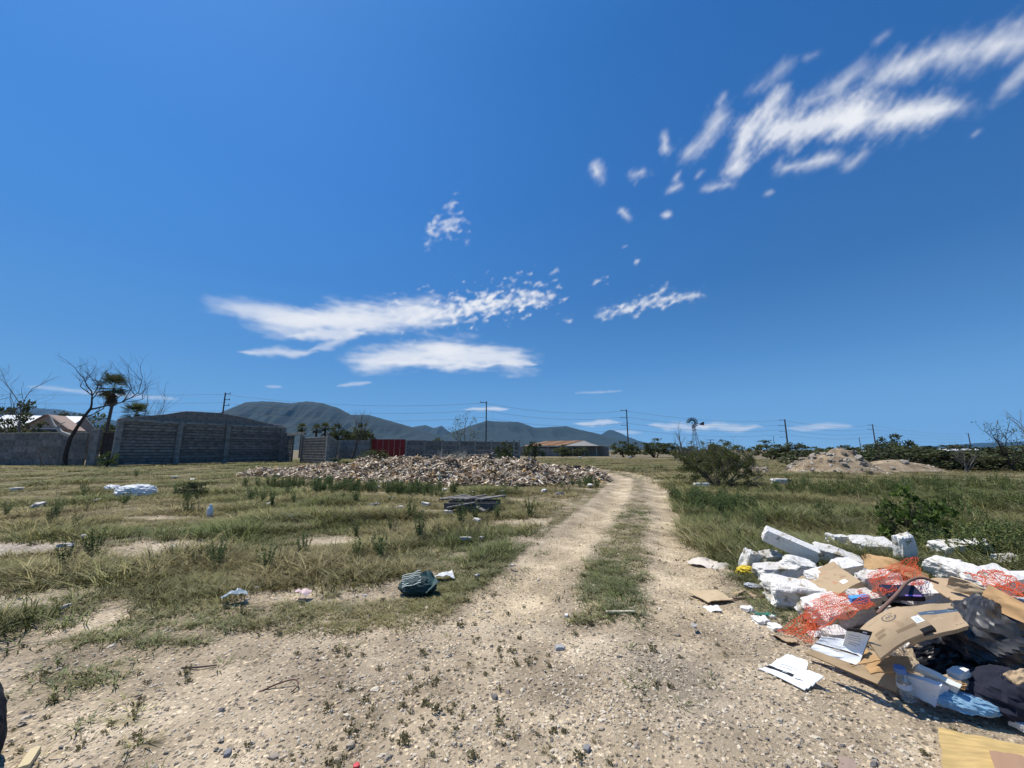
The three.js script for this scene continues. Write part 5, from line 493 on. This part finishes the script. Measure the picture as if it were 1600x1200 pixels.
// ---------- bags, cloth, bottles and small litter ----------
function blob(w, h, d, seed, fold, seg = 40) { const g = new THREE.SphereGeometry(1, seg, seg * .7 | 0), p = g.attributes.position; for (let i = 0; i < p.count; i++) { const x = p.getX(i), y = p.getY(i), z = p.getZ(i), rg = f => .22 - Math.abs(fbm(x * f + seed, y * f + seed * 2, z * f, 2)), r1 = 1 + fold * (3.2 * rg(1.7) + 1.7 * rg(3.9) + .8 * rg(8.3) + 1.2 * fbm(x * 1.2 + seed, y, z * 1.2, 2)); p.setXYZ(i, x * r1 * w / 2, (y < -.55 ? -.55 + (y + .55) * .3 : y) * r1 * h / 2, z * r1 * d / 2); } const m = mergeVertices((g.deleteAttribute('normal'), g), 1e-4); return toCreasedNormals(m.toNonIndexed(), .45); }
const put = (m, x, y, z, ry = 0, rx = 0, rz = 0) => { m.position.set(x, y, z); m.rotation.set(rx, ry, rz, 'YXZ'); return m; };
put(single('garbage_bag', blob(.8, .46, .5, 4.4, .17, 64), new THREE.MeshPhysicalMaterial({ color: new THREE.Color().setRGB(.035, .035, .036), roughness: .48, clearcoat: .15, clearcoatRoughness: .4, side: THREE.DoubleSide }), 'shiny black plastic garbage bag among the cartons', 'bag'), P.bag[0] + .16, .29, P.bag[2] - .05, .3);
put(single('plastic_bag', blob(.34, .26, .3, 8.8, .2, 44), new THREE.MeshPhysicalMaterial({ color: new THREE.Color().setRGB(.32, .33, .34), roughness: .25, transmission: .35, side: THREE.DoubleSide }), 'translucent grey plastic bag beside the black garbage bag', 'bag'), P.bag[0] + .42, .34, P.bag[2] - .03, .5);
put(single('navy_cloth', blob(.42, .24, .3, 3.1, .16, 44), std([.012, .014, .028], .95), 'dark navy cloth bundle beside the pale foam wedge', 'cloth'), P.cloth[0] + .14, .13, P.cloth[2] - .12, .2);
put(single('blue_bag', blob(.25, .09, .13, 6.2, .2, 50), leafMat([.34, .58, .78], .4, { roughness: .3 }), 'crumpled light blue plastic bag in front of the heap', 'bag'), P.bluebag[0] + .03, .09, P.bluebag[2] - .06, -.5);
{ const o = thing('white_paper_box', 'creased white paper box with dirty end beside the bottle', 'box', [P.carton[0] + .0, .05, P.carton[2] - .05], -.38); o.position.set(0, 0, 0); o.rotation.y = 0; part(o, 'body', sheetG(SHEETS.wbox, .035, 12, 8, rump(29, .012)), std([.82, .82, .82], .7)); part(o, 'end_flap', sheetG(SHEETS.wbox_end, .006, 5, 5, rump(30, .012)), std([.74, .75, .78], .7)); }
{ const o = thing('plastic_bottle', 'clear plastic bottle with blue cap standing by the carton', 'bottle', [P.bottle[0], P.bottle[1] - .02, P.bottle[2] + .07]), pr = [[0, 0], [.034, 0], [.038, .01], [.038, .05], [.034, .06], [.038, .07], [.038, .11], [.03, .14], [.016, .165], [.014, .175]].map(p => new THREE.Vector2(...p)); o.rotation.z = .15; part(o, 'body', new THREE.LatheGeometry(pr, 22), new THREE.MeshPhysicalMaterial({ color: new THREE.Color().setRGB(.85, .9, .92), roughness: .08, transmission: .85, thickness: 0, side: THREE.DoubleSide })); part(o, 'cap', new THREE.CylinderGeometry(.030, .032, .03, 16).translate(0, .178, 0), std([.10, .22, .50], .5)); part(o, 'label', new THREE.CylinderGeometry(.0385, .0385, .03, 22, 1, true).translate(0, .09, 0), std([.55, .62, .72], .5)); }
put(single('yellow_scrap', blob(.2, .1, .14, 2.7, .4, 26), std([.72, .52, .03], .6), 'crumpled bright yellow plastic scrap beside the upright block', 'plastic'), P.yellow[0] - .03, .07, P.yellow[2] + .16);
{ const R = rng(66), L = []; for (let k = 0; k < 7; k++) { const pts = []; for (let i = 0; i < 9; i++) pts.push(V(-.08 + i * .02 + (R() - .5) * .02, .012 + .012 * R(), (k - 3) * .008 + (R() - .5) * .02)); L.push(tubeG(pts, .004, .004, 5)); } put(single('teal_rope', L, std([.03, .34, .30], .7), 'frayed piece of teal rope lying on the dirt', 'rope'), P.teal[0], H(P.teal[0], P.teal[2]), P.teal[2], -.3); }
{ const pts = SHEETS.stick.map(p => V(...p)); single('bent_stick', tubeG(new THREE.CatmullRomCurve3(pts).getPoints(20), .013, .010, 7), std([.20, .12, .09]), 'bent reddish brown stick arching over the netted block', 'stick'); }
put(single('blue_wrapper', lumpG(.14, .05, .07, 3, .1, 6, .2), std([.08, .32, .72], .45), 'blue and white wrapper beside the small grey block', 'wrapper'), P.bluebox[0], .34, P.bluebox[2] - .05, -.4, 0, .25);
{ const m = single('printed_wrapper', boxG(.24, .05, .15, 0, 0, 0, 0, 0, 0, .24, .015), new THREE.MeshStandardMaterial({ roughness: .5, map: canvasTex(256, 128, (g, w, h) => { g.fillStyle = '#1a1830'; g.fillRect(0, 0, w, h); g.fillStyle = '#8a6ab8'; g.fillRect(30, 74, 110, 18); g.fillStyle = '#e4e6ee'; g.fillRect(40, 22, 70, 12); g.fillRect(58, 42, 60, 12); g.fillStyle = '#9fb0d0'; g.fillRect(190, 0, 66, 128); }) }), 'dark purple and white printed wrapper on the heap', 'wrapper'); put(m, P.pack[0], .43, P.pack[2] - .05, -.35, .35, .1); }
{ const [x, , z] = P.greenbag, o = thing('striped_bag', 'dark teal woven bag with pale stripes lying on the grass edge', 'bag', [x, H(x, z), z], .15); const g = blob(.40, .19, .24, 5.5, .13, 60).translate(0, .09, -.08); part(o, 'body', g, std([.015, .045, .045], .7)); const L = []; for (let k = 0; k < 7; k++) L.push(sheetG([[-.19 + k * .004, .185 - k * .010, -.15 + k * .032], [.02 + k * .003, .235 - k * .012, -.16 + k * .032], [.02 + k * .003, .231 - k * .012, -.150 + k * .032], [-.19 + k * .004, .181 - k * .010, -.140 + k * .032]], .004, 10, 1, (u) => .006 * Math.sin(u * 9 + k))); part(o, 'stripes', L, std([.36, .42, .40], .7)); part(o, 'corner', sheetG([[.0, .2, -.1], [.12, .24, -.12], [.24, .13, -.02], [.1, .05, .06]], .008, 8, 8, rump(31, .03)), std([.02, .07, .068], .7)); }
{ // broken pallet
  const [x, , z] = P.pallet, o = thing('wooden_pallet', 'weathered broken wooden pallet lying in the grass beside the track', 'pallet', [x, H(x, z) + .02, z - .35], -.12); o.scale.set(1, 1.5, 1); const wood = [[.34, .31, .28], [.27, .245, .22], [.40, .37, .34], [.2, .18, .165]].map(c => std(c, .9, { map: concTex })); const R = rng(55);
  for (let k = 0; k < 9; k++) part(o, 'slat', boxG(.085, .022, .95, -.55 + k * .135 + (R() - .5) * .02, .21 + .02 * R(), -.05, -.55 + (R() - .5) * .12, (R() - .5) * .06, (R() - .5) * .05, 1, .004), wood[k % 3]); for (let k = 0; k < 3; k++) part(o, 'stringer', boxG(1.3, .1, .045, 0, .12, -.42 + k * .42, (R() - .5) * .05, 0, (R() - .5) * .03, 1, .004), wood[(k + 1) % 4]); for (let k = 0; k < 4; k++) part(o, 'bottom_board', boxG(.09, .02, .9, -.5 + k * .32, .04, -.02, -.2, 0, 0, 1, .004), wood[3]); part(o, 'broken_slat', boxG(.7, .022, .09, -.2, .14, .5, .1, 0, .12, 1, .004), wood[2]); part(o, 'broken_slat', boxG(.4, .022, .09, .25, .1, .5, -.5, .2, -.2, 1, .004), wood[1]); }
const bagWhite = leafMat([.80, .81, .82], .2, { roughness: .5 });
put(single('white_bag', blob(1.05, .42, .6, 7.1, .2, 44), bagWhite, 'large crumpled white plastic bag in the dry grass', 'bag'), P.wbag[0], .17, P.wbag[2] - .2, .2); put(single('white_bag', blob(.7, .2, .3, 9.4, .25, 36), bagWhite, 'smaller flat white plastic scrap beside the large white bag', 'bag'), P.wbag2[0] + .3, .14, P.wbag2[2], -.35);
{ const [x, , z] = P.wbottle, o = thing('white_jug', 'upright white plastic jug in the grass', 'jug', [x, H(x, z) - .02, z]), pr = [[0, 0], [.06, 0], [.065, .02], [.065, .2], [.05, .24], [.025, .27], [.025, .29]].map(p => new THREE.Vector2(...p)); part(o, 'body', new THREE.LatheGeometry(pr, 18), std([.72, .73, .70], .5)); part(o, 'lid', new THREE.CylinderGeometry(.03, .03, .03, 14).translate(0, .3, 0), std([.8, .8, .8], .5)); }
put(single('blue_film', sheetG([[-.12, 0, -.07], [.1, .02, -.08], [.12, 0, .08], [-.1, .03, .07]], .004, 14, 12, rump(1.9, .035)), leafMat([.5, .58, .62], .4, { roughness: .3 }), 'pale blue plastic film caught in the grass edge', 'plastic'), P.bluefilm[0], .07, P.bluefilm[2], .6); put(single('pink_wrapper', sheetG([[-.08, 0, -.05], [.08, .02, -.06], [.08, 0, .06], [-.07, .03, .05]], .004, 12, 12, rump(4.9, .03)), std([.62, .45, .43], .6), 'pinkish white wrapper at the grass edge', 'wrapper'), P.pink[0], .05, P.pink[2]); put(single('paper_scrap', sheetG([[-.12, 0, -.06], [.1, .03, -.07], [.11, 0, .07], [-.1, .02, .07]], .004, 12, 12, rump(11.3, .035)), std([.74, .74, .71]), 'crumpled white paper beside the striped teal bag', 'paper'), P.paper[0], .04, P.paper[2], .3);
put(single('navy_stand_in', blob(.62, .95, .55, 2.3, .06, 110), std([.006, .008, .014], .9), 'dark navy sack form standing in for an unidentified object', 'sack'), P.sack[0] - .4, .07, P.sack[2] + .1, .3);  // made-up sack form in place of a dark object of unknown kind
{ const o = thing('bottle_cap', 'red plastic bottle cap lying on the dirt', 'bottle cap', [P.cap[0], H(P.cap[0], P.cap[2]) + .002, P.cap[2]]); part(o, 'cap', new THREE.LatheGeometry([[0, .012], [.013, .012], [.016, .009], [.0165, 0], [.014, 0]].map(p => new THREE.Vector2(...p)), 20), std([.62, .07, .07], .5)); }
[['stick', .30, .018, .5, 'pale thin wooden stick lying across the track', [.62, .55, .42], 0], ['chip', .16, .03, -.95, 'yellowish wood chip beside the dark navy stand-in', [.58, .48, .28], 0], ['can', .05, .02, 1.3, 'small white paper roll lying on the track', [.75, .75, .72], 0]].forEach(([k, l, t, r, label, c]) => put(single(k === 'stick' ? 'wooden_stick' : k === 'chip' ? 'wood_chip' : 'paper_roll', lumpG(l, t, t * 1.4, l * 31, .07, 6, .2), std(c), label, k === 'stick' ? 'stick' : k === 'chip' ? 'wood chip' : 'paper'), P[k][0], H(P[k][0], P[k][2]) + t * .5, P[k][2], k === 'stick' ? .02 : r));
[['rock1', .055, [.34, .34, .34]], ['rock2', .032, [.22, .215, .21]], ['rock3', .032, [.2, .2, .205]]].forEach(([k, s, c], i) => put(single('grey_stone', lumpG(s * 1.4, s * .7, s, i * 9 + 3, .12, 7, .7), std(c), ['smooth grey stone lying in the middle of the track', 'small blue-grey stone on the gravel between the wheel tracks', 'dark slate stone on the bare soil near the red cap'][i], 'stone'), P[k][0], H(P[k][0], P[k][2]) + s * .2, P[k][2], i));
{ const pts = [[-.16, 0, .04], [-.07, .02, -.02], [.03, .03, -.05], [.08, .02, 0], [.06, .005, .05]].map(p => V(...p)), sx = -1.55, sz = -2.95; put(single('bent_twig', tubeG(new THREE.CatmullRomCurve3(pts).getPoints(16), .006, .004, 5), std([.13, .07, .055]), 'hooked reddish brown twig on the bare soil', 'twig'), sx, H(sx, sz) + .008, sz); put(single('bent_twig', tubeG([V(-.12, .008, 0), V(0, .012, .01), V(.12, .01, -.01)], .008, .005, 5), std([.10, .08, .07]), 'short straight dark twig on the bare soil', 'twig'), -2.35, H(-2.35, -3.2) + .006, -3.2, .1); put(single('brown_lath', tubeG([V(-.22, .012, .02), V(0, .014, 0), V(.22, .016, -.02)], .011, .009, 6), std([.16, .10, .08]), 'thin brown lath lying beside the pale boulder', 'stick'), 2.55, H(2.55, -4.5), -4.5, .06); }
// small scraps strewn over and round the litter heap
{ const R = rng(515), kinds = [['torn_paper', 'torn white paper scrap', 'paper', std([.78, .78, .75], .8)], ['card_scrap', 'torn brown cardboard scrap', 'cardboard', plainCard], ['foam_crumb', 'small white foam crumb', 'foam', foamMats[0]], ['plastic_scrap', 'crumpled grey plastic scrap', 'plastic', std([.4, .41, .42], .4)], ['wood_splinter', 'short wood splinter', 'wood', std([.42, .33, .22])]];
  for (let k = 0; k < 64; k++) { const a = R() * 6.28, q = Math.sqrt(R()), x = 3.3 + (k < 40 ? 1.2 : 1.6) * q * Math.cos(a) + .2, z = -3.75 + 1.35 * q * Math.sin(a), [n, l, c, m] = kinds[(R() * 5) | 0], s = .05 + .09 * R(); if (x < 1.9 || z > -2.5) continue; const y = H(x, z) + .012 + (HEAP_H(x, z) > .09 ? .06 * R() : 0);
    const g = n === 'torn_paper' || n === 'card_scrap' ? sheetG([[-s, 0, -s * .6], [s * (.7 + .5 * R()), 0, -s * .7], [s, 0, s * .6 * (.5 + R())], [-s * .8, 0, s * .7]], .004, 6, 6, rump(k, .025), v => .15 * fbm(v * 6 + k, 2, 3, 2)) : n === 'wood_splinter' ? lumpG(s * 2.4, .012, .022, k, .1, 4, .1) : n === 'foam_crumb' ? lumpG(s, s * .5, s * .8, k, .25, 6, .4) : blob(s * 1.8, s * .5, s * 1.3, k, .3, 22);
    put(single(n, g, m, l + ' strewn in the litter heap', c, 'small scraps in the litter heap'), x, y, z, R() * 6.28, (R() - .5) * .5, (R() - .5) * .5); } }
// white blocks far in the field and small pale litter
put(single('white_block', lumpG(.62, .2, .3, 3.3, .06, 8, .15), foamMats[0], 'pale flat block at the foot of the big bush', 'block'), P.wblk[0], .12, P.wblk[2]); put(single('white_block', lumpG(.8, .26, .4, 8.3, .15, 8, .4), foamMats[0], 'white lump lying in grass beside the big bush', 'block'), P.wblk2[0], .15, P.wblk2[2]);
{ const R = rng(808), g = [...Array(5)].map((_, k) => lumpG(1, .3, .6, k * 4 + 1, .3, 7, .25)); LITTER.forEach(([x, , z], i) => { const r = Math.hypot(x, z), s = (.075 + .10 * R()) * Math.pow(r, .7) * (r < 7 ? .13 : .25), m = single('plaster_scrap', g[i % 5], foamMats[(R() * 3) | 0], 'pale scrap of plaster or paper lying in the field grass', 'litter', 'pale scraps scattered over the field'); m.scale.setScalar(s); put(m, x, H(x, z) + s * .15 + .05, z, R() * 6, (R() - .5) * .3, (R() - .5) * .4); }); }
{ const x = 3.55, z = -20.6, o = thing('brown_crate', 'small brown upright box at the end of the rubble heap', 'crate', [x, H(x, z), z - .9], .2); part(o, 'side', boxG(.9, .8, .04, 0, .5, .3, 0, 0, 0, 1, .01), std([.09, .065, .05])); o.scale.setScalar(.42); part(o, 'side', boxG(.04, .8, .6, .43, .5, 0, 0, 0, 0, 1, .01), std([.12, .09, .07])); part(o, 'side', boxG(.04, .8, .6, -.43, .5, 0, 0, 0, 0, 1, .01), std([.12, .09, .07])); part(o, 'back', boxG(.86, .8, .04, 0, .5, -.3, 0, 0, 0, 1, .01), std([.08, .06, .05])); }
renderer.render(scene, camera);
